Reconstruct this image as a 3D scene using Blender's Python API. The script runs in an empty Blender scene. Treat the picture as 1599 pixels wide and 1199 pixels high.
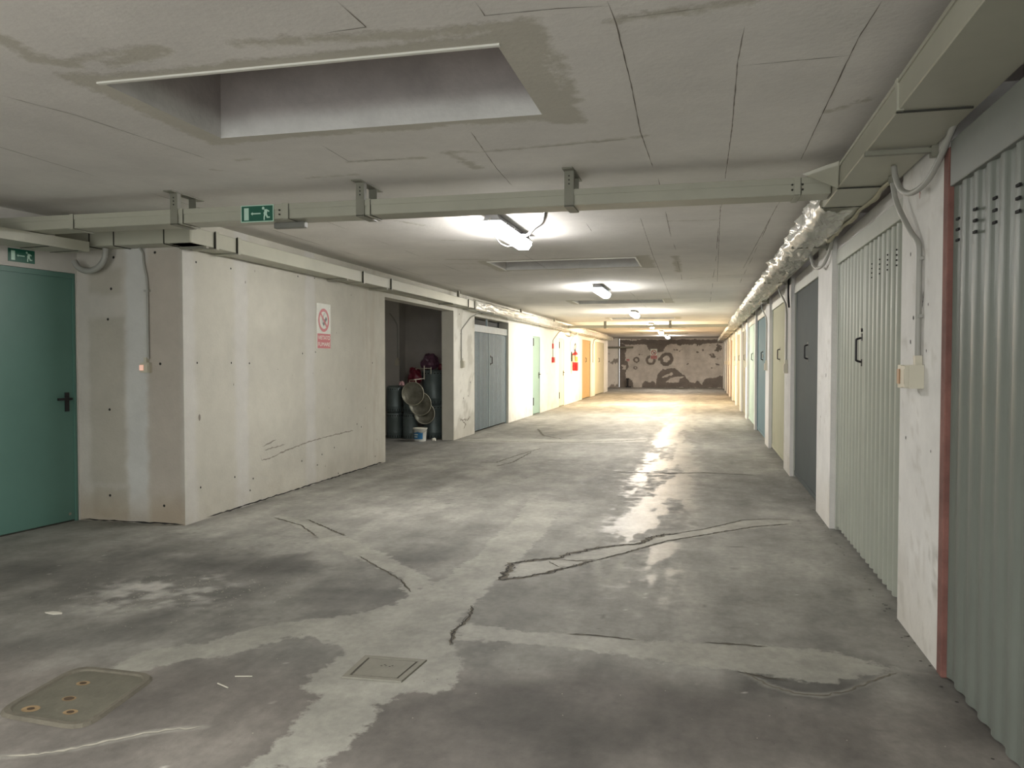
import bpy, math, random
import numpy as np
from mathutils import Vector, noise as mnoise

sc = bpy.context.scene
C = sc.collection
PI = math.pi
random.seed(4)

# ---------------------------------------------------------------- camera, world, exposure
F_PX = 1240.0
cam = bpy.data.cameras.new('camera')
cam.sensor_width = 36.0
cam.sensor_fit = 'HORIZONTAL'
cam.lens = F_PX / 1599.0 * 36.0
cam.clip_start = 0.05
cam.clip_end = 200
cam_o = bpy.data.objects.new('camera', cam)
C.objects.link(cam_o)
cam_o.location = (0, 0, 1.4)
cam_o.rotation_euler = (PI / 2 + math.radians(-1.63987), 0, math.radians(13.48604))
sc.camera = cam_o

world = bpy.data.worlds.new('world')
sc.world = world
world.use_nodes = True
world.node_tree.nodes['Background'].inputs[0].default_value = (0.95, 0.98, 0.95, 1)
world.node_tree.nodes['Background'].inputs[1].default_value = 2.3     # added soft fill, entering by the end left open behind the camera

sc.view_settings.view_transform = 'Standard'
sc.view_settings.look = 'None'
sc.view_settings.exposure = 0.43
sc.view_settings.gamma = 1.0
sc.view_settings.use_curve_mapping = False
sc.cycles.max_bounces = 10
sc.cycles.diffuse_bounces = 7
sc.cycles.use_denoising = True
sc.cycles.sample_clamp_indirect = 6.0

# strengths of the six ceiling lamps, nearest first, and their colours
LAMP_POWER = [76, 96, 270, 540, 260, 135]
LAMP_COL = [(1.0, 0.975, 0.935), (1.0, 0.975, 0.93), (1.0, 0.94, 0.84), (1.0, 0.80, 0.55), (1.0, 0.74, 0.46), (1.0, 0.90, 0.80)]

REAR = bpy.data.lights.new('rear_fill', 'AREA')          # added fill light out of view by the camera, sized like a batten lamp
REAR.shape = 'RECTANGLE'; REAR.size = 0.16; REAR.size_y = 1.25; REAR.energy = 105; REAR.color = (1.0, 0.985, 0.945)
rear_o = bpy.data.objects.new('rear_fill', REAR); C.objects.link(rear_o); rear_o.location = (-1.62, 0.2, 2.5)

# ---------------------------------------------------------------- sizes of the place
XR, XL, H = 1.04, -4.28, 2.62
Y_BACK, Y_FRONT = 43.0, -3.0
X_END = -7.0
HATCH_X = (-2.57, -0.78)
HATCH_Y = [(3.0, 3.89), (9.45, 10.38), (15.9, 16.83), (22.35, 23.28), (28.8, 29.7), (35.25, 36.15)]

# ---------------------------------------------------------------- marks measured in metres on their own surfaces
PATCHES = {
 'channel': [(-1.687, 7.826), (-1.26, 7.778), (-1.258, 6.98), (-1.238, 5.909), (-1.26, 5.171), (-1.278, 4.816), (-1.274, 4.343), (-1.255, 4.058), (-1.206, 3.768), (-1.135, 3.605), (-1.062, 3.473), (-1.075, 3.303), (-1.049, 3.17), (-1.196, 3.101), (-1.279, 2.985), (-1.247, 2.816), (-1.265, 2.604), (-1.275, 2.467), (-1.518, 2.408), (-1.518, 2.644), (-1.542, 2.861), (-1.554, 3.022), (-1.646, 3.027), (-1.702, 3.189), (-1.674, 3.501), (-1.94, 3.639), (-2.043, 3.567), (-2.212, 3.304), (-2.358, 3.195), (-2.45, 3.07), (-2.649, 2.911), (-2.629, 3.082), (-2.607, 3.269), (-2.39, 3.437), (-2.294, 3.683), (-2.071, 3.885), (-1.847, 4.051), (-1.714, 4.237), (-1.696, 4.501), (-1.6, 4.893), (-1.583, 5.515), (-1.593, 6.422)],
 'branch': [(-3.773, 6.437), (-3.407, 6.405), (-2.759, 5.818), (-2.239, 5.358), (-1.879, 4.989), (-1.642, 4.699), (-1.682, 4.411), (-1.876, 4.748), (-2.142, 5.011), (-2.464, 5.245), (-2.961, 5.722)],
 'band': [(-1.266, 4.034), (-0.854, 3.998), (-0.672, 4.012), (-0.294, 3.986), (0.019, 4.024), (0.325, 4.061), (0.624, 4.079), (0.749, 3.972), (0.853, 3.878), (0.71, 3.76), (0.56, 3.652), (0.402, 3.657), (0.242, 3.693), (0.018, 3.717), (-0.276, 3.752), (-0.652, 3.8), (-0.947, 3.82), (-1.193, 3.771)],
 'crackband': [(-1.235, 4.98), (-1.228, 5.318), (-0.991, 5.503), (-0.679, 5.936), (-0.371, 6.343), (0.025, 6.784), (0.41, 7.262), (0.798, 7.384), (0.744, 7.116), (0.024, 6.533), (-0.266, 6.231), (-0.524, 5.809), (-0.72, 5.513), (-0.9, 5.24), (-1.035, 5.044)],
 'far': [(-4.351, 13.324), (-3.633, 13.267), (-2.3, 13.366), (-0.931, 13.916), (-0.978, 14.613), (-2.413, 14.025), (-3.815, 13.933)],
}
CRACKS = [
  (0.022, [(-1.261, 4.881), (-1.254, 5.056), (-1.271, 5.308), (-1.16, 5.426), (-0.994, 5.521), (-0.891, 5.741), (-0.683, 5.977), (-0.454, 6.119), (-0.373, 6.39), (-0.179, 6.583)]),
  (0.008, [(-0.179, 6.583), (0.025, 6.784), (0.355, 7.248), (0.58, 7.361), (0.795, 7.354)]),
  (0.018, [(-1.253, 4.883), (-1.039, 5.059), (-0.903, 5.257), (-0.722, 5.531)]),
  (0.01, [(-0.722, 5.531), (-0.525, 5.828), (-0.267, 6.253), (0.024, 6.558), (0.447, 6.991), (0.749, 7.173)]),
  (0.008, [(-0.991, 5.503), (-0.851, 5.481), (-0.705, 5.572)]),
  (0.007, [(-1.047, 5.434), (-0.93, 5.285)]),
  (0.01, [(-1.196, 3.696), (-1.249, 3.903), (-1.233, 4.01), (-1.242, 4.196), (-1.274, 4.343)]),
  (0.008, [(-3.725, 6.388), (-3.326, 6.14), (-2.983, 5.764)]),
  (0.01, [(-3.393, 6.379), (-3.116, 6.137), (-2.769, 5.839)]),
  (0.007, [(-2.396, 5.261), (-2.142, 5.011), (-1.876, 4.748), (-1.707, 4.499)]),
  (0.01, [(-4.329, 13.329), (-3.912, 13.429), (-2.985, 13.423), (-2.318, 13.471), (-1.483, 13.897), (-0.962, 14.373)]),
  (0.008, [(-3.293, 16.025), (-2.914, 14.662), (-2.413, 14.025)]),
  (0.012, [(-1.069, 10.03), (-0.434, 10.064), (0.033, 10.235), (0.644, 10.151)]),
  (0.008, [(-2.999, 10.548), (-2.766, 10.604), (-2.668, 11.557), (-2.514, 12.493)]),
  (0.008, [(-2.665, 10.214), (-2.551, 10.655), (-2.552, 11.929)]),
  (0.006, [(-0.668, 3.993), (-0.522, 4.008), (-0.294, 3.986)]),
  (0.008, [(0.019, 4.033), (0.173, 4.042), (0.324, 4.042)]),
  (0.009, [(0.158, 3.688), (0.24, 3.655), (0.372, 3.629)]),
  (0.005, [(0.165, 6.181), (0.36, 6.185)]),
]
VEINS = [
  (0.03, [(-2.408, 2.272), (-2.291, 2.319), (-2.194, 2.391), (-2.104, 2.477), (-2.015, 2.556), (-1.949, 2.599), (-1.844, 2.646)]),
  (0.03, [(0.187, 3.695), (0.287, 3.559), (0.385, 3.5), (0.487, 3.498), (0.598, 3.565), (0.726, 3.706), (0.858, 3.841)]),
  (0.02, [(0.839, 3.875), (0.995, 3.859), (1.116, 3.829)]),
  (0.04, [(-0.722, 5.531), (-0.591, 4.836), (-0.538, 5.484), (-0.5, 6.086)]),
  (0.03, [(1.062, 5.095), (1.075, 5.534), (1.004, 5.68)]),
]
DARKS = [
  (0.9, 0.35, [(-4.032, 4.309), (-3.019, 4.552)]),
  (0.45, 0.3, [(-4.024, 5.241), (-2.909, 4.915)]),
  (0.35, 0.25, [(-3.292, 3.267), (-2.569, 3.587)]),
  (0.25, 0.3, [(-2.025, 5.312), (-1.978, 5.562)]),
  (0.5, 0.3, [(-0.745, 3.113), (0.139, 3.206)]),
  (0.25, 0.5, [(0.247, 3.772), (0.47, 3.568)]),
  (0.4, 0.2, [(-1.928, 3.25), (-1.94, 2.827)]),
  (0.25, 0.35, [(1.085, 3.268), (1.099, 3.685)]),
  (0.3, 0.2, [(-2.334, 4.151), (-1.766, 4.417)]),
  (0.6, 0.2, [(-0.658, 2.749), (-1.03, 2.761)]),
  (0.18, 0.3, [(0.741, 3.93), (0.447, 3.82)]),
]
PLATE = [(-2.751, 3.013), (-2.359, 3.01), (-2.293, 2.532), (-2.707, 2.558)]
PLATEHOLES = [(-2.604, 2.879), (-2.542, 2.733), (-2.617, 2.616), (-2.439, 2.628)]
COVER = [(-1.523, 3.444), (-1.271, 3.455), (-1.29, 3.237), (-1.519, 3.226)]
DUST = [(-3.346, 4.175), (-3.031, 4.114), (-3.083, 4.31), (-3.284, 3.987), (-3.489, 3.657), (-3.374, 4.389)]
STRAW = [(-2.007, 3.101), (-1.933, 3.119), (-2.036, 3.015), (-1.966, 2.984)]
CMARKS = [
  (0.05, [(-2.581, 2.494), (-2.616, 2.707), (-2.528, 2.785)]),
  (0.03, [(-2.501, 2.756), (-2.266, 2.723), (-2.064, 2.725)]),
  (0.05, [(-2.354, 2.827), (-2.077, 2.742)]),
  (0.05, [(-1.736, 2.759), (-1.367, 2.797), (-1.074, 2.837), (-0.703, 2.839)]),
  (0.03, [(-0.314, 2.887), (-0.002, 2.856), (0.145, 2.831)]),
  (0.04, [(-1.453, 4.463), (-1.391, 4.858)]),
  (0.018, [(-1.449, 4.45), (-1.249, 4.498), (-0.957, 4.468), (-0.478, 4.421), (-0.301, 4.387)]),
  (0.012, [(-2.115, 4.535), (-1.924, 4.533), (-1.725, 4.549)]),
  (0.03, [(-1.719, 4.535), (-1.626, 4.558)]),
  (0.014, [(-2.569, 4.864), (-2.191, 4.843)]),
  (0.012, [(-2.756, 4.333), (-2.664, 4.324)]),
  (0.02, [(-3.053, 4.511), (-3.015, 4.538)]),
  (0.016, [(0.581, 4.178), (0.755, 4.024)]),
  (0.05, [(-0.602, 3.746), (-0.577, 3.182)]),
  (0.02, [(-3.895, 13.386), (-3.413, 12.875)]),
  (0.05, [(-2.972, 9.116), (-2.524, 9.223)]),
  (0.02, [(-3.108, 9.534), (-2.64, 9.646)]),
  (0.015, [(-0.29, 7.076), (0.115, 7.109)]),
  (0.05, [(-0.312, 9.455), (-0.324, 11.159)]),
  (0.02, [(-0.211, 12.055), (0.711, 11.571)]),
  (0.02, [(-2.593, 6.523), (-2.455, 6.791)]),
  (0.02, [(-2.564, 7.659), (-1.903, 7.95)]),
  (0.02, [(-3.363, 10.042), (-2.422, 10.119)]),
]
CSEAMS = [
  [(-0.322, 2.719), (-0.311, 2.905), (-0.314, 3.548), (-0.329, 4.294), (-0.311, 5.117)],
  [(0.141, 3.041), (0.131, 3.387), (0.142, 4.347), (0.138, 5.551)],
  [(0.583, 2.936), (0.564, 3.26), (0.566, 4.074), (0.57, 5.131)],
  [(-1.212, 2.506), (-1.202, 2.73), (-1.392, 2.743)],
  [(-0.759, 2.614), (-0.755, 2.738), (-0.497, 2.742), (-0.301, 2.764)],
  [(-1.205, 4.084), (-1.274, 4.886), (-1.295, 5.408)],
  [(-2.098, 4.126), (-2.108, 4.521), (-1.719, 4.535)],
  [(-0.313, 2.877), (-0.002, 2.856)],
  [(-0.338, 4.416), (-0.77, 4.458), (-1.231, 4.502)],
  [(0.128, 3.444), (0.594, 3.429)],
  [(-0.522, 6.861), (-0.565, 9.394), (-0.602, 16.455)],
  [(0.128, 6.448), (0.212, 12.643)],
  [(0.561, 6.5), (0.511, 10.971)],
  [(-1.008, 7.002), (-1.019, 7.499)],
  [(-0.291, 7.108), (0.115, 7.109)],
  [(-3.138, 3.026), (-3.028, 3.364), (-2.907, 4.297)],
]
LHOLES = [(6.085, 1.386), (6.6, 1.385), (6.904, 1.38), (6.639, 0.31), (6.952, 0.25), (6.115, 0.293), (6.896, 0.143), (6.608, 2.263), (6.085, 2.259), (7.959, 1.485), (8.26, 1.504), (7.925, 0.304), (8.286, 0.214), (8.718, 0.368), (8.403, 0.322), (8.82, 0.046), (9.366, 0.6), (9.494, 0.553), (9.857, 1.378), (9.936, 0.121), (7.868, 2.321), (8.25, 2.34)]
LSCRAPES = [[(7.123, 0.544), (7.248, 0.567), (7.395, 0.591)], [(7.092, 0.465), (7.112, 0.411), (7.291, 0.413), (7.477, 0.445), (7.824, 0.478), (8.144, 0.503), (8.609, 0.519), (9.26, 0.528)], [(7.158, 0.505), (7.338, 0.514), (7.574, 0.521)]]
LBLOTS = [(9.049, 1.055, 0.017), (8.2, 1.265, 0.01), (6.848, 2.159, 0.017), (8.483, 0.175, 0.015), (8.589, 0.849, 0.01), (6.11, 0.908, 0.043), (7.016, 2.284, 0.014), (8.382, 1.294, 0.01), (6.635, 1.182, 0.015), (9.622, 0.789, 0.012), (9.214, 2.226, 0.015), (8.8, 1.742, 0.012), (7.435, 1.317, 0.01), (7.734, 1.251, 0.008), (10.002, 0.337, 0.015)]
BHOLES = [(-4.955, 2.297), (-4.984, 2.027), (-5.021, 1.764), (-5.017, 0.98), (-5.025, 0.229), (-4.483, 0.161), (-4.504, 1.378), (-4.543, 2.326)]
BPEEL = [[(-4.476, 2.534), (1.111, 2.554), (1.06, 2.337), (0.055, 2.315), (-0.158, 2.245), (-0.801, 2.292), (-1.015, 2.21), (-1.285, 2.239), (-1.394, 2.35), (-1.719, 2.324), (-1.881, 2.186), (-2.098, 1.938), (-2.425, 1.883), (-2.645, 1.94), (-2.81, 2.051), (-2.921, 2.274), (-3.75, 2.334), (-4.419, 2.337)], [(-4.391, 2.337), (-4.028, 2.307), (-4.054, 1.804), (-4.08, 1.356), (-3.902, 1.244), (-3.867, 1.02), (-4.022, 0.795), (-4.049, 0.515), (-3.798, 0.46), (-3.631, 0.293), (-3.574, -0.042), (-4.382, -0.049)], [(-2.416, -0.033), (-2.363, 0.467), (-2.255, 0.746), (-2.038, 0.968), (-1.712, 1.052), (-1.387, 1.025), (-1.115, 0.86), (-0.844, 0.585), (-0.681, 0.311), (-0.466, 0.257), (-0.252, 0.368), (-0.037, 0.178), (0.121, 0.425), (0.386, 0.536), (0.704, 0.592), (1.072, 0.703), (1.078, -0.006)], [(-3.186, -0.039), (-3.187, 0.212), (-2.967, 0.353), (-2.527, 0.3), (-2.362, 0.134), (-2.416, -0.033)], [(0.321, 2.231), (1.06, 2.391), (1.066, 1.575), (0.803, 1.411), (0.91, 1.248), (0.594, 1.193), (0.697, 1.575), (0.431, 1.63), (0.323, 1.903)]]
BKEEP = [[(-2.091, 0.552), (-1.873, 0.719), (-1.548, 0.804), (-1.52, 0.693), (-1.818, 0.581), (-2.009, 0.525)], [(-1.871, 0.304), (-1.655, 0.526), (-1.276, 0.595), (-0.898, 0.574), (-1.167, 0.418), (-1.22, 0.28), (-1.545, 0.25)], [(-4.275, 1.187), (-4.024, 1.16), (-4.012, 0.964), (-4.162, 0.918), (-4.285, 1.019)]]
BRINGS = [(-1.872, 1.511, 0.36), (-2.686, 1.456, 0.26), (-3.442, 1.479, 0.16), (-3.501, 1.06, 0.1)]

# ---------------------------------------------------------------- numpy noise and distance helpers
_rng = np.random.RandomState(7)
_lat = _rng.rand(256, 256)
def vnoise(x, y, s, seed=0):
    x = np.asarray(x, float) / s + seed * 17.3 + 500; y = np.asarray(y, float) / s + seed * 9.1 + 500
    xi = np.floor(x).astype(int); yi = np.floor(y).astype(int)
    fx = x - xi; fy = y - yi
    fx = fx * fx * (3 - 2 * fx); fy = fy * fy * (3 - 2 * fy)
    a = _lat[xi % 256, yi % 256]; b = _lat[(xi + 1) % 256, yi % 256]
    c = _lat[xi % 256, (yi + 1) % 256]; d = _lat[(xi + 1) % 256, (yi + 1) % 256]
    return (a * (1 - fx) + b * fx) * (1 - fy) + (c * (1 - fx) + d * fx) * fy
def fbm(x, y, s, seed=0, n=4):
    t = 0; w = 0.5; tot = 0
    for i in range(n):
        t = t + w * vnoise(x, y, s, seed + i * 3); tot += w; w *= 0.55; s *= 0.48
    return t / tot
def seg_dist(x, y, a, b):
    ax, ay = a; bx, by = b
    dx, dy = bx - ax, by - ay
    t = np.clip(((x - ax) * dx + (y - ay) * dy) / max(dx * dx + dy * dy, 1e-9), 0, 1)
    return np.hypot(x - ax - t * dx, y - ay - t * dy)
def line_dist(x, y, L):
    d = np.full(np.shape(x), 1e3)
    for a, b in zip(L[:-1], L[1:]): d = np.minimum(d, seg_dist(x, y, a, b))
    return d
def poly_sdf(x, y, Pg):                       # positive inside
    d = line_dist(x, y, Pg + Pg[:1])
    ins = np.zeros(np.shape(x), bool)
    for (x1, y1), (x2, y2) in zip(Pg, Pg[1:] + Pg[:1]):
        c = ((y1 > y) != (y2 > y)) & (x < (x2 - x1) * (y - y1) / ((y2 - y1) or 1e-9) + x1)
        ins ^= c
    return np.where(ins, d, -d)
def sst(a, b, v):
    t = np.clip((v - a) / (b - a), 0, 1); return t * t * (3 - 2 * t)
def mixc(c, col, f):
    f = np.asarray(f)[..., None]
    return c * (1 - f) + np.array(col, float) * f

# ---------------------------------------------------------------- materials
def srgb(r, g, b):
    def l(v):
        v = v / 255.0
        return v / 12.92 if v <= 0.04045 else ((v + 0.055) / 1.055) ** 2.4
    return (l(r), l(g), l(b), 1)
_M = {}
def mat(name, col, rough=0.6, metal=0.0, var=0.12, nscale=6.0, bump=0.0, bscale=60.0, paint=False, spec=0.5, coat=0.0, rvar=0.0):
    if name in _M: return _M[name]
    m = bpy.data.materials.new(name); m.use_nodes = True
    nt = m.node_tree; N = nt.nodes; L = nt.links
    p = N['Principled BSDF']
    p.inputs['Roughness'].default_value = rough; p.inputs['Metallic'].default_value = metal
    p.inputs['Specular IOR Level'].default_value = spec; p.inputs['Coat Weight'].default_value = coat
    tc = N.new('ShaderNodeTexCoord')
    n = N.new('ShaderNodeTexNoise'); n.inputs['Scale'].default_value = nscale; n.inputs['Detail'].default_value = 6; n.inputs['Roughness'].default_value = 0.65
    L.new(tc.outputs['Object'], n.inputs['Vector'])
    mr = N.new('ShaderNodeMapRange'); mr.inputs['From Min'].default_value = 0.3; mr.inputs['From Max'].default_value = 0.7
    mr.inputs['To Min'].default_value = 1 - var; mr.inputs['To Max'].default_value = 1 + var * 0.6
    L.new(n.outputs['Fac'], mr.inputs['Value'])
    vm = N.new('ShaderNodeVectorMath'); vm.operation = 'SCALE'
    if paint:
        at = N.new('ShaderNodeAttribute'); at.attribute_name = 'paint'
        L.new(at.outputs['Color'], vm.inputs[0])
    else: vm.inputs[0].default_value = col[:3]
    L.new(mr.outputs['Result'], vm.inputs['Scale'])
    L.new(vm.outputs['Vector'], p.inputs['Base Color'])
    if rvar:
        mr2 = N.new('ShaderNodeMapRange'); mr2.inputs['From Min'].default_value = 0.35; mr2.inputs['From Max'].default_value = 0.65
        mr2.inputs['To Min'].default_value = rough - rvar; mr2.inputs['To Max'].default_value = rough + rvar
        n3 = N.new('ShaderNodeTexNoise'); n3.inputs['Scale'].default_value = 1.7; n3.inputs['Detail'].default_value = 8
        L.new(tc.outputs['Object'], n3.inputs['Vector']); L.new(n3.outputs['Fac'], mr2.inputs['Value']); L.new(mr2.outputs['Result'], p.inputs['Roughness'])
    if bump:
        n2 = N.new('ShaderNodeTexNoise'); n2.inputs['Scale'].default_value = bscale; n2.inputs['Detail'].default_value = 5
        L.new(tc.outputs['Object'], n2.inputs['Vector'])
        b = N.new('ShaderNodeBump'); b.inputs['Strength'].default_value = bump; b.inputs['Distance'].default_value = 0.01
        L.new(n2.outputs['Fac'], b.inputs['Height']); L.new(b.outputs['Normal'], p.inputs['Normal'])
    _M[name] = m
    return m
def glow(name, col, strength):
    m = bpy.data.materials.new(name); m.use_nodes = True
    p = m.node_tree.nodes['Principled BSDF']
    p.inputs['Base Color'].default_value = (0.8, 0.8, 0.8, 1)
    p.inputs['Emission Color'].default_value = (*col, 1); p.inputs['Emission Strength'].default_value = strength
    return m

# ---------------------------------------------------------------- mesh builder
class MB:
    def __init__(s): s.v = []; s.f = []; s.mi = []; s.c = []; s.sm = []
    def add(s, vs, fs, mi=0, col=(1, 1, 1), smooth=False):
        o = len(s.v); s.v += [tuple(map(float, q)) for q in vs]
        s.f += [tuple(i + o for i in f) for f in fs]; s.mi += [mi] * len(fs); s.sm += [smooth] * len(fs)
        s.c += [tuple(c) for c in col] if len(col) == len(vs) and np.ndim(col) == 2 else [tuple(col)] * len(vs)
        return s
    def box(s, x0, x1, y0, y1, z0, z1, mi=0, col=(1, 1, 1), bev=0.0):
        if bev <= 0:
            vs = [(x, y, z) for x in (x0, x1) for y in (y0, y1) for z in (z0, z1)]
            return s.add(vs, [(0, 1, 3, 2), (4, 6, 7, 5), (0, 4, 5, 1), (2, 3, 7, 6), (0, 2, 6, 4), (1, 5, 7, 3)], mi, col)
        b = min(bev, (x1 - x0) / 2.1, (y1 - y0) / 2.1, (z1 - z0) / 2.1)
        vs = []; idx = {}
        X = (x0, x1); Y = (y0, y1); Z = (z0, z1)
        for i in (0, 1):
            for j in (0, 1):
                for k in (0, 1):
                    sx, sy, sz = (1 - 2 * i) * b, (1 - 2 * j) * b, (1 - 2 * k) * b
                    idx[i, j, k, 0] = len(vs); vs.append((X[i], Y[j] + sy, Z[k] + sz))
                    idx[i, j, k, 1] = len(vs); vs.append((X[i] + sx, Y[j], Z[k] + sz))
                    idx[i, j, k, 2] = len(vs); vs.append((X[i] + sx, Y[j] + sy, Z[k]))
        fs = []
        for a in (0, 1):
            fs.append(tuple(idx[(a, j, k, 0)] for j, k in ((0, 0), (1, 0), (1, 1), (0, 1))))
            fs.append(tuple(idx[(j, a, k, 1)] for j, k in ((0, 0), (1, 0), (1, 1), (0, 1))))
            fs.append(tuple(idx[(j, k, a, 2)] for j, k in ((0, 0), (1, 0), (1, 1), (0, 1))))
            for c in (0, 1):
                fs.append((idx[a, c, 0, 0], idx[a, c, 1, 0], idx[a, c, 1, 1], idx[a, c, 0, 1]))
                fs.append((idx[a, 0, c, 0], idx[a, 1, c, 0], idx[a, 1, c, 2], idx[a, 0, c, 2]))
                fs.append((idx[0, a, c, 1], idx[1, a, c, 1], idx[1, a, c, 2], idx[0, a, c, 2]))
                for d in (0, 1): fs.append((idx[a, c, d, 0], idx[a, c, d, 1], idx[a, c, d, 2]))
        return s.add(vs, fs, mi, col)
    def cyl(s, p0, p1, r0, r1=None, n=20, mi=0, caps=True, smooth=True):
        r1 = r0 if r1 is None else r1
        a = Vector(p0); b = Vector(p1); d = (b - a).normalized()
        u = d.orthogonal().normalized(); w = d.cross(u)
        ring = lambda c, r: [c + (u * math.cos(2 * PI * i / n) + w * math.sin(2 * PI * i / n)) * r for i in range(n)]
        s.add(ring(a, r0) + ring(b, r1), [(i, (i + 1) % n, n + (i + 1) % n, n + i) for i in range(n)], mi, smooth=smooth)
        if caps:
            s.add(ring(a, r0), [tuple(range(n))[::-1]], mi); s.add(ring(b, r1), [tuple(range(n))], mi)
        return s
    def lathe(s, prof, c=(0, 0, 0), ax='z', n=28, mi=0, smooth=True):
        vs = []
        for r, h in prof:
            for i in range(n):
                a = 2 * PI * i / n; p = (r * math.cos(a), r * math.sin(a), h)
                if ax == 'y': p = (p[0], p[2], p[1])
                if ax == 'x': p = (p[2], p[0], p[1])
                vs.append((c[0] + p[0], c[1] + p[1], c[2] + p[2]))
        fs = [(k * n + i, k * n + (i + 1) % n, (k + 1) * n + (i + 1) % n, (k + 1) * n + i) for k in range(len(prof) - 1) for i in range(n)]
        return s.add(vs, fs, mi, smooth=smooth)
    def tube(s, pts, r, n=8, mi=0, sub=6, closed=False):
        P_ = [Vector(p) for p in pts]
        if sub > 1 and len(P_) > 2:
            Q = []
            for i in range(len(P_) - 1):
                p0 = P_[max(i - 1, 0)]; p1 = P_[i]; p2 = P_[i + 1]; p3 = P_[min(i + 2, len(P_) - 1)]
                for k in range(sub):
                    t = k / sub
                    Q.append(0.5 * ((2 * p1) + (p2 - p0) * t + (2 * p0 - 5 * p1 + 4 * p2 - p3) * t * t + (3 * p1 - p0 - 3 * p2 + p3) * t ** 3))
            lo = [min(p[c] for p in P_) for c in range(3)]; hi = [max(p[c] for p in P_) for c in range(3)]
            Q.append(P_[-1]); P_ = [Vector([min(max(q[c], lo[c]), hi[c]) for c in range(3)]) for q in Q]
        vs = []; u = None
        for i, p in enumerate(P_):
            d = (P_[min(i + 1, len(P_) - 1)] - P_[max(i - 1, 0)])
            if d.length < 1e-9: d = Vector((0, 0, 1))
            d.normalize()
            u = d.orthogonal().normalized() if u is None else (u - d * u.dot(d)).normalized()
            w = d.cross(u)
            vs += [p + (u * math.cos(2 * PI * k / n) + w * math.sin(2 * PI * k / n)) * r for k in range(n)]
        fs = [(j * n + k, j * n + (k + 1) % n, (j + 1) * n + (k + 1) % n, (j + 1) * n + k) for j in range(len(P_) - 1) for k in range(n)]
        s.add(vs, fs, mi, smooth=True)
        s.add(vs[:n], [tuple(range(n))[::-1]], mi); s.add(vs[-n:], [tuple(range(n))], mi)
        return s
    def grid(s, us, vs_, pos, colf=None, mi=0, skip=None):
        us = np.asarray(us, float); vs_ = np.asarray(vs_, float)
        U, V = np.meshgrid(us, vs_, indexing='ij')
        X, Y, Z = pos(U, V)
        Pn = np.stack([X + 0 * U, Y + 0 * U, Z + 0 * U], -1).reshape(-1, 3)
        col = colf(U, V).reshape(-1, 3) if colf else np.ones((len(Pn), 3))
        nu, nv = len(us), len(vs_)
        i, j = np.meshgrid(np.arange(nu - 1), np.arange(nv - 1), indexing='ij')
        keep = np.ones(i.shape, bool)
        if skip is not None:
            um = (us[:-1] + us[1:]) / 2; vm = (vs_[:-1] + vs_[1:]) / 2
            UM, VM = np.meshgrid(um, vm, indexing='ij'); keep = ~skip(UM, VM)
        i = i[keep]; j = j[keep]; o = len(s.v)
        q = np.stack([i * nv + j, (i + 1) * nv + j, (i + 1) * nv + j + 1, i * nv + j + 1], -1) + o
        s.v += [tuple(r) for r in Pn.tolist()]; s.f += [tuple(r) for r in q.tolist()]
        s.mi += [mi] * len(q); s.sm += [False] * len(q); s.c += [tuple(r) for r in np.clip(col, 0, 1).tolist()]
        return s
    def ribbon(s, L, w, frame, mi=0, jag=0.0, step=0.03, lift=0.002, col=(1, 1, 1), seed=1):
        """a narrow irregular strip along a polyline; frame(u, v, lift) gives the 3D point"""
        rnd = random.Random(seed); pts = []
        for a, b in zip(L[:-1], L[1:]):
            n = max(1, int(math.hypot(b[0] - a[0], b[1] - a[1]) / step))
            pts += [(a[0] + (b[0] - a[0]) * k / n, a[1] + (b[1] - a[1]) * k / n) for k in range(n)]
        pts.append(L[-1]); m = len(pts)
        vs = []
        for k, p in enumerate(pts):
            q0 = pts[max(k - 1, 0)]; q1 = pts[min(k + 1, m - 1)]
            dx, dy = q1[0] - q0[0], q1[1] - q0[1]; l = math.hypot(dx, dy) or 1
            nx, ny = -dy / l, dx / l
            o = rnd.uniform(-jag, jag); e = min(1, k / 2.0, (m - 1 - k) / 2.0); e = max(e, 0.05)
            a_ = w * 0.5 * e * (rnd.uniform(0.35, 1.5) if jag else 1); b_ = w * 0.5 * e * (rnd.uniform(0.35, 1.5) if jag else 1)
            vs.append(frame(p[0] + nx * (o + a_), p[1] + ny * (o + a_), lift)); vs.append(frame(p[0] + nx * (o - b_), p[1] + ny * (o - b_), lift))
        return s.add(vs, [(2 * k, 2 * k + 1, 2 * k + 3, 2 * k + 2) for k in range(m - 1)], mi, col)
    def disc(s, c, r, frame, mi=0, n=8, lift=0.002, col=(1, 1, 1), sy=1.0):
        return s.add([frame(c[0] + r * math.cos(2 * PI * i / n), c[1] + r * sy * math.sin(2 * PI * i / n), lift) for i in range(n)], [tuple(range(n))], mi, col)
    def build(s, name, mats, parent=None, label=None, rot=None):
        me = bpy.data.meshes.new(name); mats = mats if isinstance(mats, (list, tuple)) else [mats]
        off = parent_world(parent) if parent else Vector((0, 0, 0))
        vs = s.v
        if parent is not None: vs = [(a - off.x, b - off.y, c - off.z) for a, b, c in s.v]
        me.from_pydata(vs, [], s.f)
        for m in mats: me.materials.append(m)
        me.polygons.foreach_set('material_index', s.mi); me.polygons.foreach_set('use_smooth', s.sm)
        at = me.attributes.new('paint', 'FLOAT_COLOR', 'POINT')
        at.data.foreach_set('color', np.hstack([np.array(s.c, float), np.ones((len(s.c), 1))]).ravel())
        me.update()
        o = bpy.data.objects.new(name, me); C.objects.link(o)
        if parent: o.parent = parent
        if label: o['label'] = label
        return o
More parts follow.
